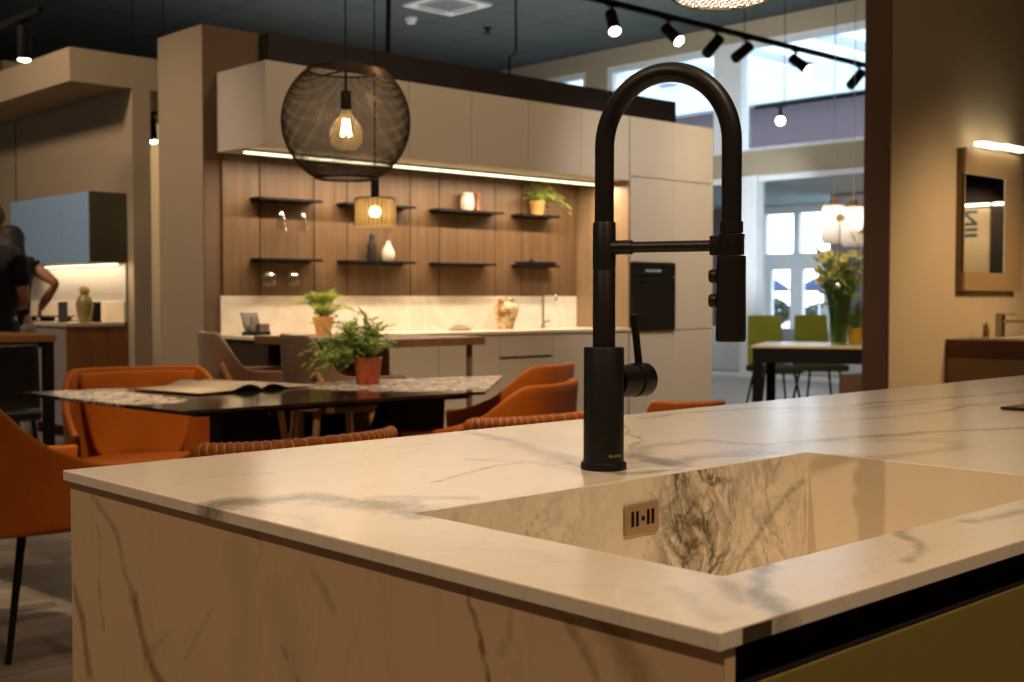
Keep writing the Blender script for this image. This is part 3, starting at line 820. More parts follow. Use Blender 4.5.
# tall units
TX = [6.3245, 6.786, 7.25]
TU = thing('tall_unit', 'beige tall unit with built-in black oven, right of the niche', 'tall cabinet', (TX[0], KF, 0), group='beige tall units')
W = TX[1] - TX[0]
MB().box(0.001, W - 0.001, 0.021, 0.505, 0.10, 0.885).box(0.001, W - 0.001, 0.48, 0.505, 0.885, 1.36).box(0.001, W - 0.001, 0.021, 0.505, 1.36, 2.355).box(0.001, 0.018, 0.021, 0.48, 0.885, 1.36).box(W - 0.018, W - 0.001, 0.021, 0.48, 0.885, 1.36).build('body', BEIGE, TU)
MB().box(0.001, W - 0.001, 0.06, 0.45, 0.0, 0.10).build('plinth', DARKB, TU)
for a, b in ((0.105, 0.881), (1.362, 1.944), (1.950, 2.355)): MB().box(0.0015, W - 0.0015, 0, 0.020, a, b, 0.0015, 2).build('door', BEIGE, TU)
T2 = thing('tall_unit', 'beige tall unit with plain doors at the right end of the run', 'tall cabinet', (TX[1], KF, 0), group='beige tall units')
MB().box(0.001, W - 0.001, 0.021, 0.505, 0.10, 2.355).build('body', BEIGE, T2)
MB().box(0.001, W - 0.001, 0.06, 0.45, 0.0, 0.10).build('plinth', DARKB, T2)
for a, b in ((0.105, 0.881), (0.887, 1.944), (1.950, 2.355)): MB().box(0.0015, W - 0.0015, 0, 0.020, a, b, 0.0015, 2).build('door', BEIGE, T2)
MB().box(-0.0175, 0.0, 0, 0.503, 0.906, 1.9135).build('side_panel', wood('niche side veneer', (122, 98, 72), (142, 118, 90), 'z'), TU)['label'] = 'pale wooden side panel'
ov = thing('built_in_oven', 'black glass built-in oven in the beige tall unit', 'oven', (TX[0] + 0.0015, KF - 0.026, 0.888))
MB().box(0.018, W - 0.021, 0.026, 0.45, 0.002, 0.468).build('body', BLACKP, ov)
dr = MB().box(0, W - 0.003, 0, 0.024, 0.002, 0.372, 0.002, 2).build('door', BLACKG, ov)
MB().tube([(0.10, -0.03, 0.335), (0.32, -0.03, 0.335)], 0.007, 12).box(0.11, 0.12, -0.03, 0.0, 0.330, 0.340).box(0.30, 0.31, -0.03, 0.0, 0.330, 0.340).build('handle', BLACKP, dr)
cp = MB().box(0, W - 0.003, 0, 0.024, 0.377, 0.468, 0.002, 2).build('control_panel', BLACKG, ov)
MB().box(0.13, 0.30, -0.0008, 0.0002, 0.404, 0.422).build('display', plain('pale display glass', (150, 160, 168), 0.3), cp)

# black shelves
def shelf(x0, x1, z, label):
    t = thing('wall_shelf', label, 'shelf', (x0, 5.93, z), group='slim black wall shelves')
    W = x1 - x0
    MB().prism([(0.0, 0.0), (W, 0.0), (W - 0.015, 0.1045), (0.0, 0.1045)], 0, 0.014).build('board', BLACKP, t)
    MB().box(0.01, W - 0.03, 0.090, 0.1050, -0.008, 0.0).build('wall_bracket', BLACKP, t)
    return t
SU, SL = 1.664, 1.322
names = ['left-end', 'second', 'third', 'right-end']
XR = [(3.64, 4.06), (4.23, 4.75), (4.94, 5.50), (5.66, 6.03)]
what = [['holding two hanging flutes', 'behind the amber pendant', 'carrying the white jar and mill', 'carrying the potted fern'],
        ['holding two hanging wine goblets', 'carrying the white vase and dark bottle', 'standing empty', 'carrying a small black tray']]
for row, z in enumerate((SU, SL)):
    for k, (a, b) in enumerate(XR):
        if row and k == 2: b = 5.43
        shelf(a, b, z, 'slim black %s shelf of the %s row, %s' % (names[k], ['upper', 'lower'][row], what[row][k]))

# hanging stemware (upside down, foot at the shelf)
def stem(loc, prof, label):
    t = thing('hanging_wine_glass', label, 'wine glass', loc, group='stemware hanging under the shelves')
    MB().lathe([(0.028, -0.003), (0.028, -0.006), (0.006, -0.012)], 16).build('foot', STEMW, t, 60)
    MB().lathe([(0.0035, -0.010), (0.003, -prof[0])], 10).build('stem', STEMW, t, 60)
    MB().lathe([(0.004, -prof[0])] + [(r, -z) for r, z in prof[1]], 18, cap=False).build('bowl', STEMW, t, 60)
flute = (0.05, [(0.018, 0.065), (0.024, 0.095), (0.026, 0.14), (0.030, 0.165)])
gob = (0.055, [(0.03, 0.066), (0.042, 0.090), (0.042, 0.115), (0.033, 0.140)])
stem((3.80, 5.97, SU), flute, 'clear flute hanging under the upper left-end shelf, nearer the pillar')
stem((3.945, 5.97, SU), flute, 'clear flute hanging under the upper left-end shelf, nearer the amber pendant')
stem((3.72, 5.97, SL), gob, 'clear goblet hanging under the lower left-end shelf, nearer the pillar')
stem((3.88, 5.97, SL), gob, 'clear goblet hanging under the lower left-end shelf, nearer the white vase')

# small things on the shelves
zt = SU + 0.0145; zl = SL + 0.0145
jar = thing('jar', 'white lidded jar on the upper third shelf', 'jar', (5.22, 5.985, zt))
MB().lathe([(0.034, 0), (0.044, 0.02), (0.046, 0.06), (0.040, 0.092)], 20).build('body', PORC, jar, 60)
MB().lathe([(0.036, 0.0925), (0.040, 0.098), (0.038, 0.112), (0.02, 0.116)], 20).build('lid', PORC, jar, 60)
pm = thing('pepper_mill', 'turned dark wooden pepper mill beside the white jar', 'pepper mill', (5.31, 5.985, zt))
MB().lathe([(0.022, 0), (0.024, 0.01), (0.014, 0.035), (0.019, 0.06), (0.013, 0.078), (0.015, 0.085)], 16).build('body', BROWNWOOD, pm, 60)
MB().lathe([(0.013, 0.0852), (0.019, 0.095), (0.018, 0.115), (0.006, 0.124)], 16).build('head', BROWNWOOD, pm, 60)
bt = thing('bottle', 'dark brown bottle with pale spots beside the white vase', 'bottle', (4.455, 5.985, zl))
MB().lathe([(0.030, 0), (0.033, 0.02), (0.027, 0.06), (0.031, 0.09), (0.016, 0.13)], 18).build('body', DARKB, bt, 60)
MB().lathe([(0.017, 0.1302), (0.02, 0.145), (0.012, 0.165)], 14).build('stopper', DARKB, bt, 60)
vs = thing('vase', 'slim white bottle vase on the lower second shelf', 'vase', (4.575, 5.985, zl))
MB().lathe([(0.030, 0), (0.042, 0.022), (0.041, 0.055), (0.022, 0.095), (0.014, 0.115), (0.016, 0.125)], 24).build('body', PORC, vs, 60)
MB().tube([(0, 0, 0.118), (0.01, 0, 0.145), (0.03, 0, 0.185)], [0.006, 0.005, 0.012], 8).build('dried_bud', BROWNWOOD, vs, 60)
tr = thing('tray', 'small black tray on the lower right-end shelf', 'tray', (5.69, 5.932, zl))
MB().box(0, 0.30, 0, 0.098, 0, 0.008, 0.002, 1).build('base', BLACKP, tr)
MB().box(0, 0.30, 0, 0.006, 0.008, 0.022).box(0, 0.30, 0.092, 0.098, 0.008, 0.022).build('rim', BLACKP, tr)
tag(MB().lathe([(0.016, 0), (0.018, 0.015), (0.012, 0.03), (0.004, 0.034)], 12).build('salt_cellar', BLACKP, None, 60, loc=(5.80, 5.985, zl + 0.0082)), 'tiny black salt cellar standing in the black tray', 'salt cellar')

# ------------------------------------------------------------------ plants
def spray(mb, base, tip, leaf, rnd, n=9, droop=0.3, w=0.2):
    base, tip = V(base), V(tip); d = tip - base; L = d.length
    side = d.cross(V((0, 0, 1)));
    if side.length < 1e-4: side = V((1, 0, 0))
    side.normalize()
    pts = []
    for i in range(n + 1):
        q = i / n; pts.append(base + d * q + V((0, 0, L * droop * (q - q * q) * 1.6 - L * droop * 0.4 * q * q)))
    for i in range(1, n + 1):
        p = pts[i]; tdir = (pts[i] - pts[i - 1]).normalized()
        for s in (-1, 1):
            out = (side * s + tdir * 0.7 + V((rnd.uniform(-.4, .4), rnd.uniform(-.4, .4), rnd.uniform(-.3, .5)))).normalized()
            l = leaf * rnd.uniform(0.7, 1.15) * (1.15 - 0.45 * i / n); wv = out.cross(V((rnd.uniform(-1, 1), rnd.uniform(-1, 1), 1))).normalized() * l * w
            a, b = p, p + out * l; m = p + out * l * 0.5 + V((0, 0, l * 0.08))
            mb.quad(a, m + wv, b, m - wv)
    b = pts[n]; t = (pts[n] - pts[n - 1]).normalized() * leaf; wv = t.cross(V((0.3, 0.2, 1))).normalized() * leaf * w
    mb.quad(b, b + t * 0.5 + wv, b + t, b + t * 0.5 - wv)
    return pts

def potted(name, label, loc, pot_prof, pot_mat, tips, leaf, mat, seed, n=9, droop=0.3, rim=True, sub=0):
    rnd = random.Random(seed)
    t = thing(name, label, 'plant', loc)
    h = pot_prof[-1][1]; rt = pot_prof[-1][0]
    MB().lathe(pot_prof + [(rt - 0.006, h), (rt - 0.010, h - 0.02)], 28, cap=True).build('pot', pot_mat, t, 50)
    MB().lathe([(rt - 0.011, h - 0.019), (rt * 0.3, h - 0.012)], 20).build('soil', SOIL, t)
    fb, sb = MB(), MB()
    for tip in tips:
        b = V((rnd.uniform(-.4, .4) * rt, rnd.uniform(-.4, .4) * rt, h - 0.014))
        pts = spray(fb, b, V(tip), leaf, rnd, n, droop)
        sb.tube(pts, 0.0014, 5)
        for q in range(sub):
            k = rnd.randint(n // 3, n - 2); e = pts[k] + V((rnd.uniform(-1, 1), rnd.uniform(-1, 1), rnd.uniform(0.1, 1))).normalized() * (V(tip) - b).length * rnd.uniform(0.25, 0.5)
            spray(fb, pts[k], e, leaf * 0.85, rnd, max(4, n // 2), droop)
    fb.build('foliage', mat, t, fix=False)
    sb.build('stems', STEMG, t)
    return t
rp = random.Random(3)
def dome(n, r, z0, z1, bias=(0, 0), rnd=rp):
    out = []
    for k in range(n):
        a = 2 * pi * k / n + rnd.uniform(-.3, .3); q = rnd.uniform(0.25, 1)
        out.append((r * q * cos(a) + bias[0] * q, r * q * sin(a) + bias[1] * q, z0 + (z1 - z0) * (1 - q * q * 0.8) * rnd.uniform(0.8, 1.05)))
    return out
potted('potted_fern', 'bright fern in a tan pot on the upper right-end shelf', (5.84, 5.968, zt), [(0.040, 0), (0.052, 0.078), (0.055, 0.08), (0.055, 0.092)], TANPOT,
       dome(26, 0.16, 0.07, 0.25, (0.02, -0.03)) + [(0.20, -0.1, 0.06), (0.18, -0.12, 0.09)], 0.04, LEAFY, 11, 8, 0.35)
potted('potted_fern', 'leafy fern in a tan pot on the pale worktop by the marble strip', (3.97, 5.80, 0.9055), [(0.042, 0), (0.058, 0.082), (0.062, 0.083), (0.062, 0.10)], TANPOT,
       dome(40, 0.18, 0.13, 0.27, (0.0, 0)), 0.042, LEAFY, 12, 9, 0.35)

# ------------------------------------------------------------------ things on the pale worktop
cs = thing('card_holder', 'grey brochure stand with leaflets at the pillar end of the worktop', 'stand', (3.585, 5.88, 0.9055), R(20))
MB().box(-0.07, 0.07, -0.04, 0.05, 0, 0.02, 0.002, 1).build('foot', BLACKP, cs)
MB().prism([(0.045, 0.02), (0.055, 0.02), (0.085, 0.125), (0.075, 0.125)], -0.068, 0.068, mat=M(((0, 0, 1, -0.008), (1, 0, 0, -0.03), (0, 1, 0, 0.0), (0, 0, 0, 1)))).build('back_plate', GREYST, cs)
MB().box(-0.02, 0.066, -0.035, -0.012, 0.02, 0.062, 0.001, 1).build('leaflet', plain('grey leaflet', (92, 86, 78), 0.4), cs)
MB().box(-0.055, 0.0, -0.01, 0.004, 0.02, 0.105, 0.001, 1).build('leaflet', plain('silver leaflet', (124, 116, 104), 0.4), cs)
def vase_mat():
    t = NT('painted brown and cream glaze'); v = t.coords()
    f = t.noise(v, 24, 3, 0.5, 0.6)
    t.bsdf(t.ramp(f, [(0.42, (226, 204, 162)), (0.52, (206, 172, 116)), (0.60, (128, 84, 40))]), 0.25); return t.m
VASEM = vase_mat()
uv = thing('urn', 'patterned cream and brown urn on the pale worktop', 'urn', (5.468, 5.88, 0.9055))
MB().lathe([(0.050, 0), (0.048, 0.01), (0.056, 0.04), (0.080, 0.10), (0.086, 0.135), (0.074, 0.165), (0.052, 0.178), (0.050, 0.188)], 32).build('body', VASEM, uv, 60)
MB().lathe([(0.053, 0.1885), (0.054, 0.198), (0.030, 0.208), (0.008, 0.213)], 24).build('lid', VASEM, uv, 60)
bt2 = thing('bar_tap', 'slim steel tap on the pale worktop right of the urn', 'tap', (5.86, 5.93, 0.9055))
MB().lathe([(0.022, 0), (0.022, 0.008), (0.013, 0.01), (0.013, 0.03)], 20).build('base', STEEL, bt2, 40)
MB().tube([(0, 0, 0.03), (0, 0, 0.21), (0.0, -0.02, 0.225), (0.0, -0.12, 0.225), (0, -0.13, 0.215), (0, -0.13, 0.19)], 0.008, 12).build('spout', STEEL, bt2, 40)
MB().tube([(0.012, 0, 0.04), (0.06, 0, 0.05)], 0.007, 10).build('lever', STEEL, bt2, 40)
tag(MB().lathe([(0.07, 0), (0.075, 0.01), (0.045, 0.03), (0.01, 0.04)], 20).build('bowl', plain('grey bowl', (150, 134, 112), 0.4), None, 60, loc=(5.05, 5.86, 0.9055)), 'low grey upturned bowl on the pale worktop left of the urn', 'bowl')

# ------------------------------------------------------------------ wooden bar top
bar = thing('bar_table', 'brown wooden bar top on a metal leg reaching out from the kitchen run', 'bar table', (0, 0, 0))
MB().box(3.35, 4.12, 4.585, 5.525, 0.875, 0.915, 0.003, 2).build('top', WALNUT, bar)
MB().box(4.05, 4.075, 4.63, 4.655, 0, 0.8745, 0.003, 1).build('leg', plain('taupe metal', (112, 98, 80), 0.45), bar)
MB().box(3.55, 3.585, 5.42, 5.50, 0, 0.8745, 0.003, 1).build('leg', BROWNWOOD, bar)
mb = MB().box(3.90, 3.97, 5.18, 5.50, 0, 0.8745, 0.003, 1); mb.build('side_panel', WALNUT, bar)
# ------------------------------------------------------------------ tub chairs
def sstep(a, b, x):
    t = max(0.0, min(1.0, (x - a) / (b - a))); return t * t * (3 - 2 * t)

def tub_pts(rx, ry, fwd, z0, zt, za, lean, a0, a1, zb_arm, nth=40, nz=12, flare=0.0, ribs=0, aend=0.97):
    """rows of points of a wrap-round back: back at -X, open to +X; angle 0 is the middle of the back"""
    cols = []
    for i in range(nth + 1):
        u = -1 + 2 * i / nth; s = 1 if u >= 0 else -1; au = abs(u)
        th = au * a1
        zt_ = zt + (za - zt) * sstep(a0, a1 * aend, th)
        zb = z0 + (zb_arm - z0) * sstep(R(40), a1, th)
        col = []
        for k in range(nz + 1):
            q = k / nz; z = zb + (zt_ - zb) * q
            h = (z - z0) / (zt - z0)
            sc_ = 1 + lean * h
            if th <= pi / 2:
                e = 0.72
                c_, s_ = cos(th), sin(th)
                x = -rx * (abs(c_) ** e); y = ry * (abs(s_) ** e)
            else:
                x = (th - pi / 2) / (a1 - pi / 2) * fwd; y = ry * (1 + flare * (th - pi / 2))
            if ribs:
                x *= 1 + 0.016 * abs(sin(ribs * u * pi / 2)); y *= 1 + 0.010 * abs(sin(ribs * u * pi / 2))
            col.append((x * sc_ - 0.0 * h, s * y * (1 + lean * 0.35 * h), z))
        cols.append(col)
    return cols

def leg_tube(mb, a, b, r0, r1, n=10): mb.tube([a, b], [r0, r1], n); return mb

def tub_chair(label, loc, rz, mat, group, rx=0.27, ry=0.29, z0=0.36, zt=0.80, za=0.60, zb_arm=0.40, seat_z=0.47, seatmat=None, fwd=0.26,
              legmat=None, legr=(0.014, 0.009), lean=0.14, ribs=0, pad=False, name='dining_chair', a0=R(28), a1=R(118), cat='chair', splay=0.03, th=0.026, aend=0.97, inset=0.07, lox=0.0):
    t = thing(name, label, cat, loc, rz, group)
    cols = tub_pts(rx, ry, fwd, z0, zt, za, lean, a0, a1, zb_arm, ribs=ribs, nth=80 if ribs else 40, aend=aend)
    mb = MB(); mb.grid(cols)
    bmesh.ops.recalc_face_normals(mb.bm, faces=mb.bm.faces)
    sh = mb.build('shell', mat, t, 180, fix=False)
    so = sh.modifiers.new('thickness', 'SOLIDIFY'); so.thickness = th; so.offset = 0
    bv = sh.modifiers.new('round', 'BEVEL'); bv.width = th * 0.42; bv.segments = 3; bv.limit_method = 'ANGLE'; bv.angle_limit = R(50)
    # bottom pan and cushion
    mb = MB(); n = 28; prof = []
    def outline(s):
        o = []
        for i in range(n):
            a = 2 * pi * i / n; c_, s_ = cos(a), sin(a)
            o.append((((abs(c_) ** 0.6) * (1 if c_ > 0 else -1)) * (rx - 0.025) * s + 0.015, ((abs(s_) ** 0.6) * (1 if s_ > 0 else -1)) * (ry - 0.025) * s))
        return o
    rings = [(0.80, z0 - 0.012), (0.96, z0 + 0.004), (0.99, z0 + 0.03), (0.99, seat_z - 0.03), (0.95, seat_z - 0.006), (0.80, seat_z)]
    vr = [[mb.bm.verts.new((x, y, z)) for x, y in outline(s)] for s, z in rings]
    for A, B in zip(vr, vr[1:]):
        for j in range(n): mb.bm.faces.new((A[j], A[(j + 1) % n], B[(j + 1) % n], B[j]))
    mb.bm.faces.new(vr[0][::-1]); mb.bm.faces.new(vr[-1])
    mb.build('seat', seatmat or mat, t, 60)
    if pad:
        rows = []
        for k in range(9):
            q = k / 8; z = seat_z - 0.02 + (zt - seat_z) * q; hw = ry * (0.50 + 0.30 * sqrt(q))
            rows.append([(-rx * (1 + lean * (z - z0) / (zt - z0)) * (1 - 0.30 * (abs(u) ** 2.2)) + 0.024, hw * u, z) for u in [-1 + 2 * i / 12 for i in range(13)]])
        m2 = MB(); m2.grid(rows); po = m2.build('back_pad', mat, t, 180)
        s2 = po.modifiers.new('thickness', 'SOLIDIFY'); s2.thickness = 0.026; s2.offset = 0
        b2 = po.modifiers.new('round', 'BEVEL'); b2.width = 0.010; b2.segments = 2; b2.limit_method = 'ANGLE'; b2.angle_limit = R(50)
    for sx in (-1, 1):
        for sy in (-1, 1):
            leg_tube(MB(), (sx * (rx - inset) + lox, sy * (ry - inset), z0 - 0.004), (sx * (rx - inset + splay) + lox, sy * (ry - inset + splay), 0.0), *legr).build('leg', legmat or BLACKP, t, 40)
    if ribs:   # stitched roll along the top of the back
        path = []; rad = []
        for col in tub_pts(rx, ry, fwd, z0, zt, za, lean, a0, R(74), zb_arm, nth=150):
            path.append(V(col[-1])); rad.append(0.0)
        L = len(path)
        for i in range(L):
            q = i / (L - 1); e = min(1.0, min(q, 1 - q) * 14)
            rad[i] = (0.016 + 0.0045 * abs(sin(q * pi * 34))) * (0.75 + 0.25 * e)
        ro = MB().tube(path, rad, 14).build('top_roll', mat, t, 180)
        zig = []
        for k in range(1, 34):
            i = round(k / 34 * (L - 1)); p = path[i]; tg = (path[min(i + 1, L - 1)] - path[i - 1]).normalized()
            a = tg.cross(V((0, 0, 1))).normalized()
            st = [p + (a * cos(q) + V((0, 0, 1)) * sin(q)) * 0.0178 for q in [R(-20) + R(220) * j / 10 for j in range(11)]]
            zig += st if k % 2 else st[::-1]
        mb = MB().tube(zig, 0.0010, 5)
        mb.build('stitching', PIPING, ro)['label'] = 'pale stitching across the roll'
    return t

G1 = 'rust upholstered chairs around the dining table'
tub_chair('rust velvet tub chair nearest the left edge of the photo, seen from its side', (1.52, 3.89, 0), R(-4), RUST, G1, rx=0.30, ry=0.30, z0=0.40, zt=0.87, za=0.595, zb_arm=0.415, a0=R(45), lean=0.14, aend=0.93, splay=0.07, inset=0.18, lox=0.07, seat_z=0.49)
tub_chair('rust velvet tub chair behind the left end of the dark table, facing the island', (2.45, 4.92, 0), R(-106), RUST, G1, rx=0.26, ry=0.315, zt=0.80, za=0.56, z0=0.33, zb_arm=0.33, lean=0.2, seat_z=0.42, pad=True, a0=R(46))
tub_chair('rust velvet tub chair left of the tap, back turned, at the table end', (3.275, 3.545, 0), R(114), RUST, G1, rx=0.235, ry=0.295, zt=0.785, za=0.60, zb_arm=0.40, a0=R(42), fwd=0.27)
tub_chair('rust velvet tub chair at the far right corner of the table, mostly behind another', (4.01, 4.27, 0), R(112), RUST, G1, rx=0.235, ry=0.27, zt=0.80, za=0.59, zb_arm=0.40, a0=R(40), fwd=0.2)
G2 = 'rust chairs with stitched rolls behind the island'
tub_chair('rust leather chair with stitched top roll just behind the left of the island worktop', (1.785, 2.905, 0), R(90), RUSTL, G2, rx=0.255, ry=0.335, zt=0.735, za=0.56, zb_arm=0.40, ribs=24, lean=0.10, a0=R(52))
tub_chair('rust leather chair with stitched top roll behind the tap and worktop', (2.69, 2.92, 0), R(90), RUSTL, G2, rx=0.255, ry=0.335, zt=0.735, za=0.56, zb_arm=0.40, ribs=24, lean=0.10, a0=R(52))
tub_chair('rust leather chair whose plain top just shows right of the tap lever', (3.47, 2.80, 0), R(52), RUSTL, G2, rx=0.18, ry=0.13, zt=0.752, za=0.60, zb_arm=0.40, lean=0.10, a0=R(55))

# ------------------------------------------------------------------ taupe bar stools
G3 = 'taupe bar stools with wooden legs'
def stool(label, loc, rz):
    t = tub_chair(label, loc, rz, TAUPEF, G3, rx=0.20, ry=0.21, z0=0.60, zt=0.945, za=0.755, zb_arm=0.685, seat_z=0.69, aend=0.78, legmat=OAKLEG, legr=(0.017, 0.012), name='bar_stool', cat='bar stool', a0=R(38), lean=0.10, splay=0.07)
    for s, nm in ((-1, 0), (1, 1)):
        MB().tube([(-0.10, s * 0.232, 0.60), (-0.13, s * 0.238, 0.70), (-0.17, s * 0.222, 0.80)], [0.02, 0.018, 0.010], 10).build('side_frame', OAKLEG, t, 60)
    MB().tube([(0.20, -0.20, 0.28), (0.20, 0.20, 0.28)], 0.011, 8).build('foot_rest', OAKLEG, t, 60)
    return t
stool('taupe bar stool with wooden legs at the bar top, next to the pillar', (3.205, 5.36, 0), R(-18))
stool('taupe bar stool with wooden legs at the bar top, behind the table plant', (3.27, 4.70, 0), R(-14))

# ------------------------------------------------------------------ dark dining table
dt = thing('dining_table', 'dark polished dining table with black wedge legs behind the island', 'dining table', (0, 0, 0))
poly = [(1.885, 3.556), (3.14, 3.495), (3.84, 4.15), (3.72, 4.22), (1.81, 4.715)]
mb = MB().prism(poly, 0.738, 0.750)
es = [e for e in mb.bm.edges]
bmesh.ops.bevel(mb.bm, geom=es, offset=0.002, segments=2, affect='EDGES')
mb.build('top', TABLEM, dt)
cen = V((2.75, 4.05, 0))
mb = MB().prism([(cen.x + (x - cen.x) * 0.9, cen.y + (y - cen.y) * 0.9) for x, y in poly], 0.722, 0.7375); mb.build('under_frame', BLACKP, dt)
def wedge(y1, xa, xb, xc, xd):
    # upright plate: top from xa to xb, foot from xc to xd
    m = M(((1, 0, 0, 0), (0, 0, -1, y1), (0, 1, 0, 0), (0, 0, 0, 1)))
    MB().prism([(xc, 0.0), (xd, 0.0), (xb, 0.7215), (xa, 0.7215)], 0, 0.10, mat=m).build('leg', BLACKP, dt)
wedge(4.10, 2.29, 2.46, 2.30, 2.86); wedge(3.99, 3.02, 3.27, 2.66, 3.24)
# magazine
mg = thing('magazine', 'open magazine lying on the left part of the dark table', 'magazine', (2.50, 4.33, 0.7508), R(10))
def page(s, label, prn):
    rows = []
    for i in range(15):
        q = i / 14; x = s * 0.30 * q; z = 0.004 + 0.019 * sin(min(1, q * 2.2) * pi) * (1 - q) * 1.2 + 0.004 * (1 - q)
        rows.append([(x, -0.20, z), (x, 0.20, z)])
    mb = MB(); mb.grid(rows); p = mb.build('page', PAPER, mg, 180); so = p.modifiers.new('thickness', 'SOLIDIFY'); so.thickness = 0.004; so.offset = -1 if s > 0 else 1
    r2 = [[(a[0], -0.20 + 0.05, a[2] + 0.0008), (b[0], 0.06, b[2] + 0.0008)] for a, b in rows[4 if s > 0 else 6:13]]
    mb = MB(); mb.grid(r2); mb.build('picture', prn, p, 180)
page(-1, 'l', INK); page(1, 'r', DARKP)
# table plant
def spray_tips(seed):
    rnd = random.Random(seed); out = []
    # camera-left sprays droop long, upright ones over the pot
    L = V((-0.729, 0.685, 0)); F = V((0.685, 0.729, 0))
    for k in range(16):
        out.append(tuple(L * rnd.uniform(0.06, 0.24) + F * rnd.uniform(-0.13, 0.13) + V((0, 0, rnd.uniform(0.08, 0.22)))))
    for k in range(12):
        out.append(tuple(L * rnd.uniform(-0.06, 0.14) + F * rnd.uniform(-0.12, 0.12) + V((0, 0, rnd.uniform(0.18, 0.30)))))
    for k in range(6):
        out.append(tuple(L * rnd.uniform(0.16, 0.26) + F * rnd.uniform(-0.06, 0.06) + V((0, 0, rnd.uniform(0.06, 0.13)))))
    out += [tuple(L * 0.02 + V((0, 0, 0.33))), tuple(L * -0.09 + V((0, 0, 0.27))), tuple(L * -0.10 + F * 0.03 + V((0, 0, 0.19)))]
    return out
potted('potted_plant', 'feathery green plant in a terracotta pot on the dark table', (3.045, 4.125, 0.7508), [(0.047, 0), (0.058, 0.10), (0.061, 0.113)], TERRA, spray_tips(5), 0.036, LEAF, 15, 11, 0.32, sub=3)
# ------------------------------------------------------------------ wire globe pendants
GR = 0.263
def wire_globe_mesh():
    mb = MB(); N = 116; n = 34; t0 = 0.88; t1 = 0.80
    for fam in (1, -1):
        for k in range(N):
            pts = []
            for i in range(n + 1):
                z = -t0 + (t0 + t1) * i / n
                lat = math.asin(z); a = 2 * pi * k / N + fam * lat * 0.62
                pts.append((GR * cos(lat) * cos(a), GR * cos(lat) * sin(a), GR * z))
            mb.tube(pts, 0.00120, 3, cap=False)
    return mb.mesh('globe wire mesh', BRASSM, None, fix=False)
def ring_mb(z, r, w=0.004):
    return MB().tube([(r * cos(2 * pi * j / 48), r * sin(2 * pi * j / 48), z) for j in range(48)], w, 8, closed=True)
GM = wire_globe_mesh()
def wire_pendant(label, loc, disc=False):
    t = thing('wire_globe_pendant', label, 'pendant lamp', loc, group='wire globe pendants')
    s = link('lamp_shade', GM, t)
    rr = GR * sqrt(1 - 0.88 ** 2)
    ring_mb(-GR * 0.88, rr).build('bottom_ring', BLACKP, s, 60); ring_mb(GR * 0.80, GR * 0.6).build('top_ring', BLACKP, s, 60)
    MB().box(-GR * 0.6, GR * 0.6, -0.004, 0.004, GR * 0.80 - 0.003, GR * 0.80 + 0.003).box(-0.004, 0.004, -GR * 0.6, GR * 0.6, GR * 0.80 - 0.003, GR * 0.80 + 0.003).build('cross_bar', BLACKP, s)
    MB().tube([(0, 0, GR * 0.80), (0, 0, CZ - loc[2])], 0.0035, 8).build('cord', BLACKP, t)
    MB().tube([(0, 0, 0.13), (0, 0, GR * 0.80)], 0.006, 8).build('stem', BLACKP, t)
    MB().lathe([(0.010, 0.128), (0.021, 0.125), (0.022, 0.055), (0.019, 0.050)], 20).build('socket', BLACKP, t, 50)
    b = MB().lathe([(0.014, 0.0495), (0.020, 0.035), (0.040, 0.015), (0.062, -0.022), (0.069, -0.05), (0.062, -0.088), (0.038, -0.112), (0.006, -0.119)], 28).build('bulb', BULBG, t, 180)
    mb = MB()
    for k in range(6):
        a = k * pi / 3; mb.tube([(0.012 * cos(a), 0.012 * sin(a), 0.01), (0.020 * cos(a + .4), 0.020 * sin(a + .4), -0.06)], 0.003, 6)
    mb.build('filament', FILA, b)
    if disc:
        MB().lathe([(rr * 0.97, -GR * 0.875), (rr * 0.6, -GR * 0.885), (0.002, -GR * 0.89)], 32, cap=False).build('diffuser', emit('lit crackle glass', (1.0, 0.94, 0.82), 4.0), t, 180)
        mb = MB()
        for k in range(-5, 6):
            u = k / 5.5 * rr; L_ = sqrt(rr * rr - u * u)
            for a in (R(20), R(80), R(140)):
                m_ = M.Rotation(a, 4, 'Z'); mb.tube([m_ @ V((-L_, u, -GR * 0.895)), m_ @ V((L_, u, -GR * 0.895))], 0.0016, 4)
        mb.build('bottom_lattice', plain('copper wire', (150, 116, 66), 0.4, 0.6), t)
    MB().lathe([(0.05, CZ - loc[2] - 0.03), (0.05, CZ - loc[2] - 0.001)], 24).build('ceiling_rose', BLACKP, t, 40)
    return t
wire_pendant('large black wire globe pendant with a glowing clear bulb over the dark table', (2.945, 4.132, 1.835))
wire_pendant('wire globe pendant cut by the top edge of the photo, above the island', (2.615, 1.975, 2.132), True)

# amber ribbed glass pendant
ap = thing('amber_pendant', 'small ribbed amber glass pendant in front of the black shelves', 'pendant lamp', (3.385, 4.525, 1.503))
mb = MB(); n = 72
def ribbed(zs):
    rows = []
    for r, z in zs:
        rows.append([((r + 0.004 * sin(n / 3 * 2 * pi * j / n * 1.0)) * cos(2 * pi * j / n), (r + 0.004 * sin(n / 3 * 2 * pi * j / n)) * sin(2 * pi * j / n), z) for j in range(n + 1)])
    return rows
mb.grid(ribbed([(0.084, 0.062), (0.092, 0.060), (0.093, -0.058), (0.088, -0.062)])); mb.build('glass_shade', AMBER, ap, 60)
mb = MB()
for j in range(30):
    a = 2 * pi * j / 30; mb.tube([(0.094 * cos(a), 0.094 * sin(a), 0.06), (0.094 * cos(a), 0.094 * sin(a), -0.06)], 0.0022, 5)
mb.build('ribs', plain('bronze rods', (120, 86, 44), 0.35, 0.6), ap)
MB().lathe([(0.092, 0.063), (0.092, 0.067), (0.02, 0.070)], 32).build('top_plate', BLACKP, ap, 40)
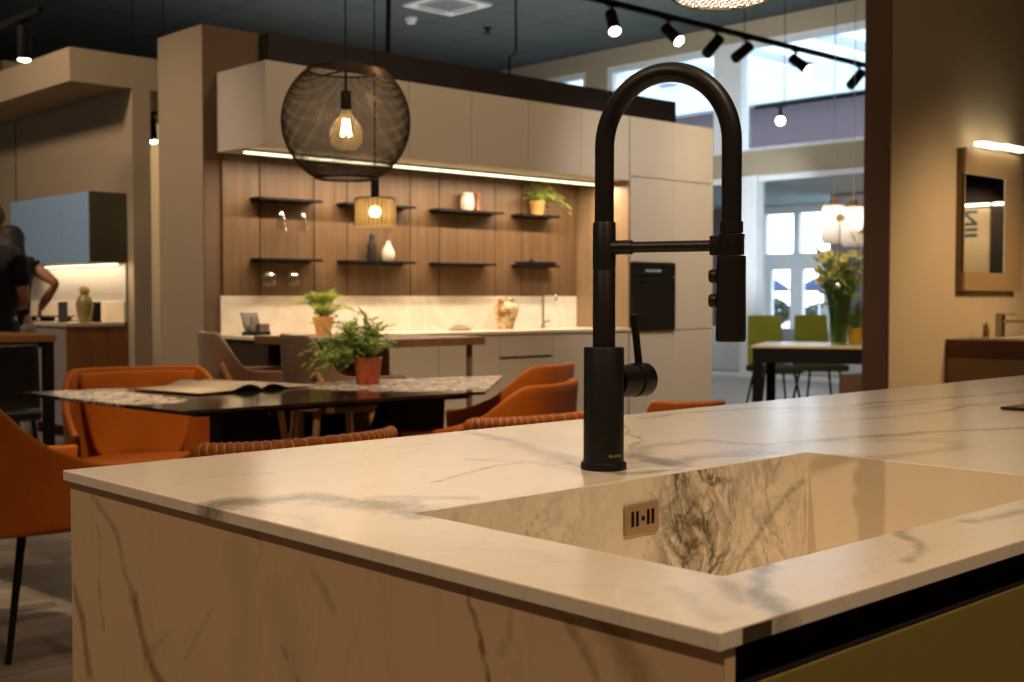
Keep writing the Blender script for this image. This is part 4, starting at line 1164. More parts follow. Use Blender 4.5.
MB().lathe([(0.019, 0.070), (0.019, 0.17), (0.012, 0.175)], 18).build('socket', BLACKP, ap, 40)
MB().tube([(0, 0, 0.17), (0, 0, CZ - 1.503)], 0.003, 8).build('cord', BLACKP, ap)
MB().ball((0, 0, 0.005), 0.026, 16, 10).build('bulb', FILA, ap, 180)

# ------------------------------------------------------------------ tracks with spots
def track(name, a, b, label):
    t = thing('ceiling_track', label, 'light track', a)
    d = V(b) - V(a); L = d.length
    MB().box(0, L, -0.022, 0.022, -0.022, 0.022, 0.003, 1, mat=M.Rotation(atan2(d.y, d.x), 4, 'Z')).build('rail', BLACKP, t)
    for q in ((0.12, 0.5, 0.88) if L > 3 else (0.2, 0.8)):
        p = d * q; MB().tube([p + V((0, 0, 0.02)), V((p.x, p.y, CZ - a[2]))], 0.005, 6).build('suspension_wire', BLACKP, t)
    return t
ZT = 3.50
track('t', (5.8, 6.70, ZT), (12.6, 6.70, ZT), 'long black light track hanging above the kitchen wall towards the windows')
def spot(label, loc, aim, group, lit=True, s=1.0):
    t = thing('track_spotlight', label, 'spotlight', loc, group=group)
    MB().box(-0.05, 0.05, -0.02, 0.02, -0.032, -0.0225, 0.002, 1).build('adapter', BLACKP, t)
    MB().tube([(0, 0, -0.03), (0, 0, -0.10)], 0.012, 8).build('arm', BLACKP, t)
    d = V(aim).normalized(); q = d.to_track_quat('-Z', 'Y').to_matrix().to_4x4()
    m = M.Translation((0, 0, -0.12)) @ q
    h = MB().lathe([(0.030, 0.06), (0.048 * s, 0.055), (0.050 * s, -0.15), (0.048 * s, -0.155), (0.040 * s, -0.15), (0.038 * s, -0.10)], 20, cap=True, mat=m).build('head', BLACKP, t, 40)
    MB().lathe([(0.047 * s, -0.1565), (0.043 * s, -0.166), (0.02, -0.172)], 18, mat=m).build('lens', SPOTL if lit else BLACKG, h, 60)
    return t
G4 = 'spotlights on the long track'
spot('lit black spotlight on the long track, furthest from the partition, pointing down', (7.40, 6.70, ZT - 0.0), (-0.37, -0.61, -1), G4)
spot('lit black spotlight on the long track, above the top of the tap arch', (8.12, 6.70, ZT), (-0.04, -0.92, -0.8), G4)
spot('unlit black spotlight on the long track tilted left, left of its twin', (8.78, 6.70, ZT), (-0.75, 0.25, -0.85), G4, False)
spot('unlit black spotlight on the long track tilted left, right of its twin', (9.22, 6.70, ZT), (-0.95, 0.3, -0.75), G4, False)
spot('lit black spotlight on the long track tilted right, before the bright window', (10.02, 6.70, ZT), (0.136, -0.95, -0.75), G4)
spot('unlit black spotlight on the long track, half hidden at the partition edge', (11.15, 6.70, ZT), (-0.75, 0.3, -0.85), G4, False)
# second, cross track with a globe bulb
track('t', (12.4, 8.86, 3.43), (12.4, 6.8, 3.43), 'short black light track running across in front of the windows')
gl = thing('globe_lamp', 'glowing round globe bulb under the short cross track', 'lamp', (12.4, 8.50, 3.43), group=None)
MB().box(-0.03, 0.03, -0.06, 0.06, -0.035, -0.0225, 0.002, 1).build('adapter', BLACKP, gl)
MB().lathe([(0.018, -0.034), (0.020, -0.10), (0.034, -0.13), (0.030, -0.145)], 16).build('socket', BLACKP, gl, 50)
MB().ball((0, 0, -0.195), 0.058, 18, 12).build('bulb', GLOWB, gl, 180)
# left track
track('t', (3.2, 7.84, 2.965), (3.2, 9.1, 2.965), 'short black light track at the top left corner of the photo')
spot('lit black spotlight on the short left track, pointing straight down', (3.2, 8.12, 2.965), (0.0, 0.0, -1), None, True, 0.85)
# spot seen through the slot beside the portal
ts = track('t', (5.22, 10.9, 2.80), (5.22, 9.9, 2.80), 'small black track seen in the gap between pillar and portal')
spot('lit black spotlight seen in the gap between pillar and portal', (5.22, 10.32, 2.80), (-0.05, -0.2, -1), None, True, 0.75)

# ------------------------------------------------------------------ frosted pendants over the green-chair table
WHITEL2 = emit('pendant bulb', (1.0, 0.90, 0.80), 30.0)
def frost_pendant(loc, label):
    t = thing('frosted_pendant', label, 'pendant lamp', loc, group='frosted glass pendants')
    MB().lathe([(0.03, 0.165), (0.085, 0.158), (0.102, 0.12), (0.106, 0.0), (0.102, -0.13), (0.082, -0.165), (0.078, -0.163), (0.094, -0.12), (0.098, 0.0), (0.094, 0.11), (0.078, 0.148), (0.03, 0.155)], 28, cap=False).build('glass_shade', FROST, t, 180)
    MB().lathe([(0.012, 0.22), (0.03, 0.21), (0.031, 0.166), (0.02, 0.10)], 18).build('socket', plain('satin brass', (190, 150, 90), 0.35, 0.8), t, 50)
    MB().ball((0, 0, 0.055), 0.045, 16, 10).build('bulb', WHITEL2, t, 180)
    MB().tube([(0, 0, 0.22), (0, 0, CZ - loc[2])], 0.003, 8).build('cord', plain('white flex', (226, 226, 220), 0.6), t)
frost_pendant((9.06, 5.67, 1.735), 'frosted white barrel pendant over the green chairs, further from the partition')
frost_pendant((8.92, 5.395, 1.70), 'frosted white barrel pendant over the green chairs, touching the partition edge')

# ------------------------------------------------------------------ ceiling fittings
ac = thing('ceiling_air_cassette', 'white square air conditioning cassette in the teal ceiling', 'air conditioner', (10.29, 12.18, CZ))
mb = MB().box(-0.47, 0.47, -0.47, -0.30, -0.04, -0.001, 0.008, 2).box(-0.47, 0.47, 0.30, 0.47, -0.04, -0.001, 0.008, 2).box(-0.47, -0.30, -0.30, 0.30, -0.04, -0.001, 0.008, 2).box(0.30, 0.47, -0.30, 0.30, -0.04, -0.001, 0.008, 2)
mb.build('frame', plain('white plastic', (226, 230, 230), 0.5), ac)
mb = MB()
for k in range(11): mb.box(-0.27, 0.27, -0.27 + k * 0.052, -0.25 + k * 0.052, -0.03, -0.012)
mb.build('grille', plain('grey grille', (150, 156, 158), 0.6), ac)
mb = MB()
for a in range(4): mb.box(-0.26, 0.26, -0.375, -0.335, -0.042, -0.0402, mat=M.Rotation(a * pi / 2, 4, 'Z'))
mb.build('air_slots', GROOVE, ac)
MB().box(-0.299, 0.299, -0.299, 0.299, -0.010, -0.001).build('back_plate', GREYST, ac)
ac.scale = (0.88, 0.88, 1)
sm = thing('smoke_detector', 'small round white smoke detector beside the air cassette', 'smoke detector', (10.46, 13.15, CZ))
MB().lathe([(0.085, -0.001), (0.085, -0.03), (0.075, -0.034)], 24).build('base', WHITE, sm, 40)
MB().lathe([(0.066, -0.0345), (0.06, -0.075), (0.03, -0.085)], 24).build('head', WHITE, sm, 40)
sp = thing('ceiling_sprinkler', 'tiny dark sprinkler head in the teal ceiling', 'sprinkler', (11.62, 12.88, CZ))
MB().lathe([(0.06, -0.001), (0.06, -0.02), (0.02, -0.03), (0.02, -0.07)], 14).build('body', BLACKP, sp, 40)
MB().lathe([(0.05, -0.0705), (0.05, -0.08)], 14).build('deflector', BLACKP, sp, 40)
cb = tag(MB().tube([(5.80, 7.56, CZ - 0.001), (5.785, 7.54, 4.4), (5.77, 7.52, 3.7), (5.735, 7.49, 3.2), (5.70, 7.46, 2.7), (5.66, 7.44, 1.8), (5.66, 7.44, 0.001)], 0.02, 10).build('hanging_power_cable', BLACKP, None, 60), 'thick black power cable dropping from the ceiling behind the kitchen wall', 'cable')
tag(MB().tube([(7.56, 8.0, CZ - 0.001), (7.56, 8.0, 3.32), (7.50, 8.02, 3.26), (7.50, 8.02, 2.2), (7.50, 8.02, 0.001)], 0.010, 8).build('hanging_wire', BLACKP, None, 60), 'thin dark wire with a kink hanging behind the header board', 'wire')
tag(MB().tube([(9.2, 5.35, CZ - 0.001), (9.1, 5.25, 4.2), (9.0, 5.05, 3.3), (9.05, 4.85, 2.75), (9.15, 4.80, 2.70)], 0.008, 8).build('hanging_flex', BLACKP, None, 60), 'curved black flex hanging by the top of the partition', 'cable')
# ------------------------------------------------------------------ kitchen on the left, under the portal
LXF, LXB, LY = 4.185, 4.492, 9.345       # door plane, wall plane, near end
lc = thing('wall_cabinet', 'pale blue grey wall cabinet with dark olive end panel, nearest of three on the left', 'wall cabinet', (LXF, LY, 1.396), group='blue grey wall cabinets')
WD = 0.545
def lcab(t, end):
    MB().box(0.021, LXB - LXF, 0.019 if end else 0.001, WD - 0.001, 0.002, 0.560).build('body', OLIVED, t)
    MB().box(0, 0.020, 0.019 if end else 0.004, WD - 0.004, 0.0, 0.562, 0.0015, 2).build('door', BLUEC, t)
    if end: MB().box(0, LXB - LXF, 0, 0.018, 0.0, 0.562, 0.001, 1).build('end_panel', OLIVED, t)['label'] = 'dark olive end panel'
lcab(lc, True)
for k in (1, 2):
    t = thing('wall_cabinet', ['pale blue grey wall cabinet, middle of three on the left', 'pale blue grey wall cabinet, furthest of three, beside the two people'][k - 1], 'wall cabinet', (LXF, LY + WD * k, 1.396), group='blue grey wall cabinets')
    lcab(t, False)
l2 = thing('led_strip', 'glowing LED strip under the blue grey wall cabinets', 'light strip', (LXB - 0.06, LY + 0.03, 1.3945))
MB().box(-0.012, 0.012, 0, 1.58, -0.010, 0, 0.002, 1).build('profile', STEEL, l2)
MB().box(-0.010, 0.010, 0.004, 1.576, -0.0135, -0.0102).build('diffuser', LEDW, l2)
tag(MB().box(4.478, 4.492, LY + 0.002, 11.6, 0.9155, 1.393, 0.001, 1).build('splashback', plain('grey plaster panel', (190, 180, 168), 0.6), None), 'grey splashback panel lit from above on the left', 'splashback')
tag(MB().box(4.462, 4.4775, LY + 0.002, 11.6, 0.9155, 1.085, 0.001, 1).build('splash_upstand', plain('cream stone upstand', (232, 214, 188), 0.4), None), 'cream stone upstand along the left counter', 'upstand')
bc = thing('base_cabinet', 'base cabinet with grey fronts and brown wooden end panel on the left', 'base cabinet', (3.985, LY, 0))
MB().box(0.021, 0.505, 0.019, 2.2, 0.10, 0.884).build('body', GREYP, bc)
MB().box(0.0, 0.505, 0.0, 0.018, 0.0, 0.884, 0.001, 1).build('end_panel', BROWNWOOD, bc)['label'] = 'brown wooden end panel'
for k in range(3): MB().box(0.0, 0.020, 0.021 + 0.73 * k, 0.021 + 0.73 * k + 0.725, 0.10, 0.872, 0.0015, 2).build('door', GREYP, bc)
MB().box(0.06, 0.505, 0.02, 2.2, 0.0, 0.0995).build('plinth', DARKB, bc)
tag(MB().box(3.97, 4.4615, LY - 0.012, 11.56, 0.8845, 0.915, 0.003, 2).build('counter_top', plain('light stone top', (208, 190, 160), 0.35), None), 'light stone counter top of the kitchen on the left', 'worktop')
zc_ = 0.9155
fv = thing('vase', 'tall gold patterned vase on the left counter', 'vase', (4.185, 9.46, zc_))
fv.scale = (0.82, 0.82, 0.92)
MB().lathe([(0.050, 0), (0.062, 0.03), (0.082, 0.13), (0.084, 0.17), (0.066, 0.215), (0.040, 0.235), (0.040, 0.262)], 28).build('body', plain('gold green glaze', (150, 132, 78), 0.2, var=0.7, scale=34), fv, 60)
MB().lathe([(0.052, 0.2625), (0.054, 0.29), (0.045, 0.305), (0.02, 0.315)], 20).build('lid', plain('gold lid', (196, 170, 92), 0.3), fv, 60)
hb = thing('gas_hob', 'low black hob on the left counter', 'hob', (4.06, 9.95, zc_))
MB().box(0, 0.34, 0, 0.7, 0, 0.012, 0.003, 1).build('plate', BLACKG, hb)
for x in (0.09, 0.25):
    for y in (0.18, 0.52): MB().lathe([(0.05, 0.0125), (0.05, 0.03), (0.09, 0.034), (0.09, 0.042), (0.02, 0.044)], 16, mat=M.Translation((x, y, 0))).build('burner', BLACKP, hb, 40)
def slab(name, label, loc, rz, w, h, d, matx, foot):
    t = thing(name, label, 'stand', loc, rz)
    MB().box(-w / 2, w / 2, -d / 2, d / 2, 0.006, h, 0.002, 1).build('panel', matx, t)
    MB().box(-w / 2, w / 2, -0.04, 0.04, 0, 0.006, 0.001, 1).build('foot', foot, t)
slab('chopping_board', 'black upright board right of the gold vase', (4.33, 9.58, zc_), R(-43), 0.085, 0.165, 0.012, BLACKP, BLACKP)
slab('chopping_board', 'dark grey upright board left of the gold vase', (4.10, 9.68, zc_), R(-43), 0.075, 0.165, 0.012, plain('slate', (60, 62, 64), 0.5), BLACKP)
slab('tablet_stand', 'small pale blue lit tablet on a stand by the two people', (4.05, 10.72, zc_), R(-50), 0.085, 0.14, 0.010, plain('pale blue screen', (176, 196, 214), 0.2), BLACKP)

# table at the left edge
lt = thing('high_table', 'wooden table with a black leg at the left edge of the photo', 'table', (0, 0, 0))
MB().box(1.3, 2.945, 7.05, 7.85, 0.855, 0.897, 0.003, 2).build('top', wood('table oak', (120, 74, 38), (160, 104, 58), 'x'), lt)
for x in (1.35, 2.88):
    for y in (7.06, 7.79): MB().box(x, x + 0.055, y, y + 0.055, 0, 0.8545, 0.002, 1).build('leg', BLACKP, lt)
MB().box(1.41, 2.875, 7.07, 7.10, 0.82, 0.8545).build('rail', BLACKP, lt)
def black_chair(label, loc, rz):
    t = thing('leather_chair', label, 'chair', loc, rz, 'black leather chairs at the left table')
    rows = []
    for k in range(9):
        q = k / 8; rows.append([(-0.20 - 0.05 * q - 0.02 * cos(u * pi / 2), (0.21 - 0.03 * q) * u, 0.50 + 0.36 * q) for u in [-1 + i / 4 for i in range(9)]])
    mb = MB(); mb.grid(rows); b = mb.build('backrest', LEATHB, t, 180)
    so = b.modifiers.new('thickness', 'SOLIDIFY'); so.thickness = 0.03; so.offset = 0
    bv = b.modifiers.new('round', 'BEVEL'); bv.width = 0.01; bv.segments = 2; bv.limit_method = 'ANGLE'; bv.angle_limit = R(50)
    MB().box(-0.21, 0.22, -0.22, 0.22, 0.43, 0.49, 0.02, 3).build('seat', LEATHB, t, 60)
    for sx, sy in ((-1, -1), (-1, 1), (1, -1), (1, 1)):
        MB().tube([(sx * 0.18, sy * 0.18, 0.432), (sx * 0.22, sy * 0.21, 0.0)], [0.014, 0.010], 10).build('leg', BLACKP, t, 40)
black_chair('black leather chair at the left edge, pushed to the wooden table, nearer its black leg', (2.50, 6.92, 0), R(90))
black_chair('black leather chair at the left edge, further along the wooden table', (1.95, 6.90, 0), R(90))

# ------------------------------------------------------------------ the two people
def person(label, loc, rz, height, long_hair, hairm, legm, shirt, arms, female=False):
    t = thing('person', label, 'person', loc, rz)
    s = height / 1.75; k = 0.92 if female else 1.0
    N, E = [], []
    def add(p, r, par=None):
        N.append((tuple(c * s for c in p), r * s)); i = len(N) - 1
        if par is not None: E.append((par, i))
        return i
    pel = add((0, 0, 0.95), 0.145 * k); wai = add((0, 0, 1.10), (0.118 if female else 0.138), pel)
    che = add((0.0, 0, 1.28), 0.150 * k, wai); sho = add((-0.01, 0, 1.42), 0.105, che)
    hf, hd = (0.06, -0.07) if female else (0.0, 0.0)       # bowed head
    nek = add((hf * 0.4, 0, 1.51 + hd * 0.4), 0.052, sho); jaw = add((0.03 + hf, 0, 1.575 + hd), 0.066, nek); hea = add((hf, 0, 1.655 + hd), 0.088, jaw); cro = add((hf, 0, 1.70 + hd), 0.062, hea)
    nose = add((0.105 + hf, 0, 1.635 + hd), 0.012, hea)
    for sy in (-1, 1): add((hf, sy * 0.092, 1.635 + hd), 0.014, hea)
    for sy in (-1, 1):
        h = add((0, sy * 0.095 * (1.05 if female else 1), 0.88), 0.092, pel); kn = add((0.02, sy * 0.11, 0.50), 0.062, h); an = add((-0.02, sy * 0.12, 0.085), 0.042, kn)
        he = add((0.0, sy * 0.12, 0.04), 0.040, an); add((0.15, sy * 0.135, 0.03), 0.032, he)
    hands = []
    for sy, (el, wr, fd) in zip((-1, 1), arms):
        a = add((0.0, sy * 0.175 * k, 1.405), 0.062 * k, sho); e = add(el, 0.043 * k, a); w = add(wr, 0.029, e)
        d = (V(wr) - V(el)).normalized(); pm = add(tuple(V(wr) + d * 0.06), 0.034, w)
        sd_ = V(fd).normalized(); nrm = d.cross(sd_).normalized()
        for j, (o, L) in enumerate(((-0.028, 0.075), (-0.010, 0.085), (0.010, 0.08), (0.027, 0.065))):
            b = V(wr) + d * 0.085 + sd_ * o; f1 = add(tuple(b), 0.010, pm); f2 = add(tuple(b + d * L * 0.5 + nrm * 0.012), 0.009, f1); add(tuple(b + d * L * 0.85 + nrm * 0.035), 0.008, f2)
        tb = V(wr) + d * 0.03 - sd_ * 0.035; t1 = add(tuple(tb), 0.012, w); add(tuple(tb + d * 0.045 - sd_ * 0.02), 0.009, t1)
    skin('body', N, E, SKIN, t)
    # shirt with sleeves
    N2, E2 = [], []
    def add2(p, r, par=None):
        N2.append((tuple(c * s for c in p), r * s)); i = len(N2) - 1
        if par is not None: E2.append((par, i))
        return i
    a = add2((0, 0, 0.84), 0.165 * k); b = add2((0, 0, 1.05), 0.145 if female else 0.172, a); c = add2((0, 0, 1.28), 0.178 * k, b); d = add2((-0.01, 0, 1.435), 0.138, c); add2((0, 0, 1.49), 0.082, d)
    for sy, (el, wr, fd) in zip((-1, 1), arms):
        p0 = V((0.0, sy * 0.178 * k, 1.41)); q = add2(tuple(p0), 0.092 * k, d)
        if not female: add2(tuple(p0.lerp(V(el), 0.78)), 0.066, q)
        else: add2(tuple(p0.lerp(V(el), 0.12)), 0.066, q)
    skin('shirt', N2, E2, shirt, t)
    N3 = [((0, 0, 0.93 * s), 0.178 * s * k), ((0, 0, 1.04 * s), 0.150 * s * k)]; E3 = [(0, 1)]
    for sy in (-1, 1):
        i = len(N3)
        N3 += [((0, sy * 0.098 * s, 0.87 * s), 0.108 * s), ((0.02 * s, sy * 0.11 * s, 0.50 * s), 0.080 * s), ((-0.015 * s, sy * 0.12 * s, 0.10 * s), 0.060 * s)]
        E3 += [(0, i), (i, i + 1), (i + 1, i + 2)]
    skin('trousers', N3, E3, legm, t)
    for sy in (-1, 1):
        MB().box(-0.07 * s, 0.20 * s, sy * 0.125 * s - 0.05 * s, sy * 0.125 * s + 0.05 * s, 0.0, 0.085 * s, 0.025 * s, 3).build('shoe', DARKP, t, 60)
    hb_ = MB().ball(((hf - 0.014) * s, 0, (1.688 + hd) * s), 0.104 * s, 24, 16, (1.06, 0.93, 1.02))
    if long_hair:
        hb_.tube([V(p) * s for p in ((hf - 0.035, 0, 1.70 + hd), (hf - 0.055, 0, 1.62 + hd), (-0.05, -0.01, 1.50), (-0.10, -0.03, 1.43), (-0.13, -0.05, 1.36), (-0.145, -0.05, 1.29))], [r * s for r in (0.09, 0.100, 0.105, 0.10, 0.085, 0.04)], 20)
    else:
        hb_.ball((-0.035 * s, 0, 1.625 * s), 0.075 * s, 20, 12, (0.9, 1.0, 1.0))
    hb_.build('hair', hairm, t, 180)
    for sy in (-1, 1): MB().ball(((0.082 + hf) * s, sy * 0.032 * s, (1.66 + hd) * s), 0.012 * s, 10, 8).build('eye', DARKP, t, 180)
    MB().box((0.088 + hf) * s, (0.094 + hf) * s, -0.022 * s, 0.022 * s, (1.594 + hd) * s, (1.602 + hd) * s, 0.002, 1).build('mouth', plain('lips', (150, 84, 74), 0.5), t, 60)
    return t
AWAY = R(46)
person('person with short brown hair in a black T-shirt, back turned, at the left edge', (3.045, 8.335, 0), AWAY, 1.715,
       False, HAIRB, JEANS, TSHIRT,
       [((0.0, -0.225, 1.13), (0.24, -0.10, 1.08), (0, 1, 0)), ((0.03, 0.245, 1.11), (0.20, 0.20, 1.02), (0, -1, 0))])
person('person with long dark hair and black top, bent arm with hand on hip', (3.345, 8.79, 0), R(60), 1.66,
       True, HAIRD, TROUS, TSHIRT,
       [((-0.05, -0.33, 1.28), (0.03, -0.24, 1.15), (1, 0, 0)), ((0.08, 0.25, 1.14), (0.24, 0.14, 1.08), (0, -1, 0))], True)

# ------------------------------------------------------------------ washbasin corner on the partition
mcab = thing('mirror_cabinet', 'bronze framed mirror cabinet on the cream partition', 'mirror cabinet', (6.925, 3.44, 1.155))
MW, MH = 0.765, 0.85
MB().box(0, MW, 0.022, 0.0595, 0, MH, 0.002, 1).build('body', plain('bronze carcass', (120, 92, 58), 0.4), mcab)
ff = MB().box(0, MW, 0, 0.021, 0, 0.11, 0.001, 1).box(0, MW, 0, 0.021, MH - 0.155, MH, 0.001, 1).box(0.515, MW, 0, 0.021, 0.11, MH - 0.155).build('frame', plain('champagne frame', (178, 146, 100), 0.35), mcab)
MB().box(0.0, 0.514, 0.004, 0.010, 0.11, MH - 0.155).build('mirror_glass', MIRROR, mcab)
MB().box(0.0, 0.53, 0.0005, 0.0035, MH - 0.155, MH - 0.140).box(0.515, 0.53, 0.0005, 0.0035, 0.11, MH - 0.155).build('emissive_band', emit('soft mirror band', (1.0, 0.86, 0.6), 0.55), mcab)  # weakly emissive strip above and beside the mirror glass
ml = thing('mirror_lamp', 'bright double bar lamp above the mirror cabinet', 'wall lamp', (7.275, 3.40, 2.045))
MB().box(-0.27, -0.01, -0.035, 0.035, -0.028, -0.004, 0.008, 3).build('light_bar', MIRL, ml, 60)
MB().box(0.01, 0.34, -0.035, 0.035, -0.020, 0.004, 0.008, 3).build('light_bar', MIRL, ml, 60)
MB().box(-0.04, 0.04, 0.036, 0.099, -0.010, 0.004, 0.002, 1).build('arm', STEEL, ml)
van = thing('wall_mounted_vanity', 'dark wooden floating vanity on the cream partition at the right edge', 'vanity', (6.81, 3.00, 0.50))
MB().box(0, 1.5, 0, 0.497, 0.262, 0.367, 0.003, 2).build('wood_counter', wood('dark walnut', (64, 36, 18), (96, 56, 30), 'y', 0.35), van)
MB().box(0.004, 1.49, 0.01, 0.497, 0.0, 0.261, 0.002, 1).build('drawer_box', plain('mocha lacquer', (128, 100, 70), 0.5), van)
MB().box(0.25, 1.1, 0.06, 0.44, 0.3675, 0.372, 0.002, 1).build('basin_rim', PORC, van)
bas = thing('washbasin_tap', 'square steel tap on the dark wooden vanity', 'tap', (7.30, 3.395, 0.873))
MB().box(-0.022, 0.022, -0.022, 0.022, 0, 0.135, 0.003, 2).build('body', STEEL, bas)
MB().box(-0.018, 0.018, -0.20, -0.022, 0.088, 0.104, 0.002, 1).build('spout', STEEL, bas)
MB().box(-0.018, 0.018, -0.10, 0.022, 0.1355, 0.143, 0.002, 1).build('lever', STEEL, bas)
tag(MB().lathe([(0.012, 0), (0.013, 0.005), (0.010, 0.09), (0.006, 0.095)], 14).build('toothbrush_cup', plain('brass tube', (150, 116, 60), 0.35, 0.7), None, 40, loc=(7.13, 3.395, 0.8675)), 'slim brass tube standing left of the square steel tap', 'cup')
bw = thing('vessel_bowl', 'dark bowl at the very right edge on the vanity', 'bowl', (7.62, 3.12, 0.8725))
MB().lathe([(0.05, 0), (0.10, 0.05), (0.11, 0.085), (0.103, 0.085), (0.09, 0.05), (0.02, 0.012)], 24).build('shell', DARKB, bw, 60)
MB().lathe([(0.052, -0.0), (0.055, 0.004)], 20).build('foot_ring', DARKB, bw)
# what the mirror shows: a lit showroom bay on the other side of the aisle
struct('wall_bay', MB().box(12.4, 12.6, -3.2, 3.2, 0, 3.2), plain('dark bay wall', (46, 34, 26), 0.7))

po = thing('wall_mounted_poster', 'cream poster board with large sideways letters, seen in the mirror', 'poster', (12.399, 0.60, 1.25))
MB().box(-0.012, 0, 0, 0.40, 0, 0.80, 0.001, 1).build('panel', plain('cream card', (226, 204, 164), 0.6), po)
me = text_mesh('NII', 0.24, 0.001, True)
me.materials.append(plain('teal ink', (60, 86, 88), 0.5))
lo = link('lettering', me, po); lo.matrix_local = M.Translation((-0.0135, 0.262, 0.80)) @ M(((0, 0, -1, 0), (0, -1, 0, 0), (-1, 0, 0, 0), (0, 0, 0, 1)))
for i, (a, b) in enumerate(((0.62, 1.0), (1.04, 1.5))):
    w_ = thing('wall_lamp_bar', ['lit white bar over the poster, seen in the mirror', 'lit white bar over the dark bay, seen in the mirror'][i], 'light bar', (12.399, a, 2.09), group='light bars seen in the mirror')
    MB().box(-0.05, 0, 0, b - a, 0.012, 0.04, 0.003, 1).build('housing', BLACKP, w_)
    MB().box(-0.048, -0.004, 0.004, b - a - 0.004, -0.012, 0.0115).build('diffuser', emit('display light glow', (1.0, 0.9, 0.7), 8.0), w_)
# ------------------------------------------------------------------ table with the green chairs
GA = atan2(-0.88, 0.47)
gt = thing('lunch_table', 'black framed table with a pale top in front of the windows', 'table', (7.66, 5.50, 0), GA)
LT, WT = 1.9, 0.95
MB().box(0, LT, 0, WT, 0.732, 0.75, 0.002, 1).build('top', plain('pale oak laminate', (214, 186, 144), 0.3), gt)
MB().box(0.01, LT - 0.01, 0.01, WT - 0.01, 0.62, 0.7315, 0.002, 1).build('apron', BLACKP, gt)
for x in (0.01, LT - 0.08):
    for y in (0.01, WT - 0.08): MB().box(x, x + 0.07, y, y + 0.07, 0, 0.6195).build('leg', BLACKP, gt)
def green_chair(label, loc, rz):
    t = thing('upholstered_chair', label, 'chair', loc, rz, 'lime green chairs at the window table')
    rows = []
    for k in range(7):
        q = k / 6; rows.append([(-0.20 - 0.06 * q - 0.02 * (1 - u * u), (0.155 + 0.02 * (1 - q)) * u, 0.50 + 0.45 * q) for u in [-1 + i / 4 for i in range(9)]])
    mb = MB(); mb.grid(rows); b = mb.build('backrest', GREENF, t, 180)
    so = b.modifiers.new('thickness', 'SOLIDIFY'); so.thickness = 0.035; so.offset = 0
    bv = b.modifiers.new('round', 'BEVEL'); bv.width = 0.012; bv.segments = 2; bv.limit_method = 'ANGLE'; bv.angle_limit = R(50)
    MB().box(-0.20, 0.24, -0.20, 0.20, 0.44, 0.50, 0.022, 3).build('seat', plain('shaded green seat fabric', (52, 54, 22), 0.9), t, 60)['label'] = 'shaded green seat'  # green seat coloured dark for the shade under the table
    for sx, sy in ((-1, -1), (-1, 1), (1, -1), (1, 1)):
        MB().tube([(sx * 0.14, sy * 0.14, 0.44), (sx * 0.22, sy * 0.21, 0.0)], [0.012, 0.009], 8).build('leg', BLACKP, t, 40)
green_chair('lime green chair behind the window table, left of the pair', (9.28, 6.41, 0), R(-125))
green_chair('lime green chair behind the window table, right of the pair by the vase', (9.82, 6.28, 0), R(-128))
tag(MB().box(-0.25, 0.25, -0.2, 0.2, 0.0, 0.60, 0.006, 2).build('side_stool', plain('brown leather block', (84, 54, 32), 0.6), None, 40, loc=(7.44, 4.25, 0)), 'brown block stool at the foot of the partition edge', 'stool')
gv_ = thing('flower_vase', 'tall flared green glass vase of pale yellow flowers on the window table', 'flower vase', (8.22, 5.09, 0.7505))
MB().lathe([(0.058, 0.0), (0.062, 0.05), (0.070, 0.20), (0.092, 0.36), (0.13, 0.50), (0.124, 0.50), (0.086, 0.36), (0.063, 0.20), (0.054, 0.02), (0.01, 0.015)], 28, cap=False).build('glass', GRNGL, gv_, 180)
rnd = random.Random(21); sb, fb = MB(), MB()
LR = V((0.729, -0.685, 0)); FR = V((0.685, 0.729, 0))
heads = []
for k in range(34):
    a = rnd.uniform(-0.15, 0.15); top_ = V((0, 0, rnd.uniform(0.48, 0.70))) + LR * rnd.uniform(-0.17, 0.19) + FR * rnd.uniform(-0.14, 0.14)
    if k == 0: top_ = V((0, 0, 0.97)) + LR * 0.0
    if k == 1: top_ = V((0, 0, 0.86)) + LR * 0.17
    b0 = LR * rnd.uniform(-0.03, 0.03) + FR * rnd.uniform(-0.03, 0.03) + V((0, 0, 0.02))
    m_ = b0.lerp(top_, 0.55) * 1.0; m_.x *= 0.55; m_.y *= 0.55
    sb.tube([b0, m_, top_], [0.006, 0.005, 0.0035], 5); heads.append(top_)
    for q in range(7):
        p = m_.lerp(top_, rnd.uniform(0.0, 0.95)); o = V((rnd.uniform(-1, 1), rnd.uniform(-1, 1), rnd.uniform(0.1, 1.3))).normalized() * rnd.uniform(0.08, 0.15); w_ = o.cross(V((rnd.uniform(-1, 1), rnd.uniform(-1, 1), 0.3))).normalized() * 0.014
        fb.quad(p, p + o * 0.5 + w_, p + o, p + o * 0.5 - w_)
for h_ in heads:
    pb = MB()
    ax = V((rnd.uniform(-1, 0.2), rnd.uniform(-1, 0.2), rnd.uniform(0.3, 1))).normalized(); u_ = ax.orthogonal().normalized(); v_ = ax.cross(u_)
    for j in range(9):
        a = 2 * pi * j / 9; d = u_ * cos(a) + v_ * sin(a); e = u_ * -sin(a) + v_ * cos(a)
        pb.quad(h_, h_ + d * 0.028 + e * 0.013 + ax * 0.006, h_ + d * 0.050, h_ + d * 0.028 - e * 0.013 + ax * 0.006)
    np_ = len(pb.bm.faces); pb.ball(h_ + ax * 0.004, 0.010, 8, 6)
    pb.bm.faces.ensure_lookup_table()
    for f in pb.bm.faces[np_:]: f.material_index = 1
    pb.build('flower_head', [PETAL, PETALC], gv_, fix=False)
sb.build('stems', STEMG, gv_); fb.build('leaves', LEAF, gv_, fix=False); 
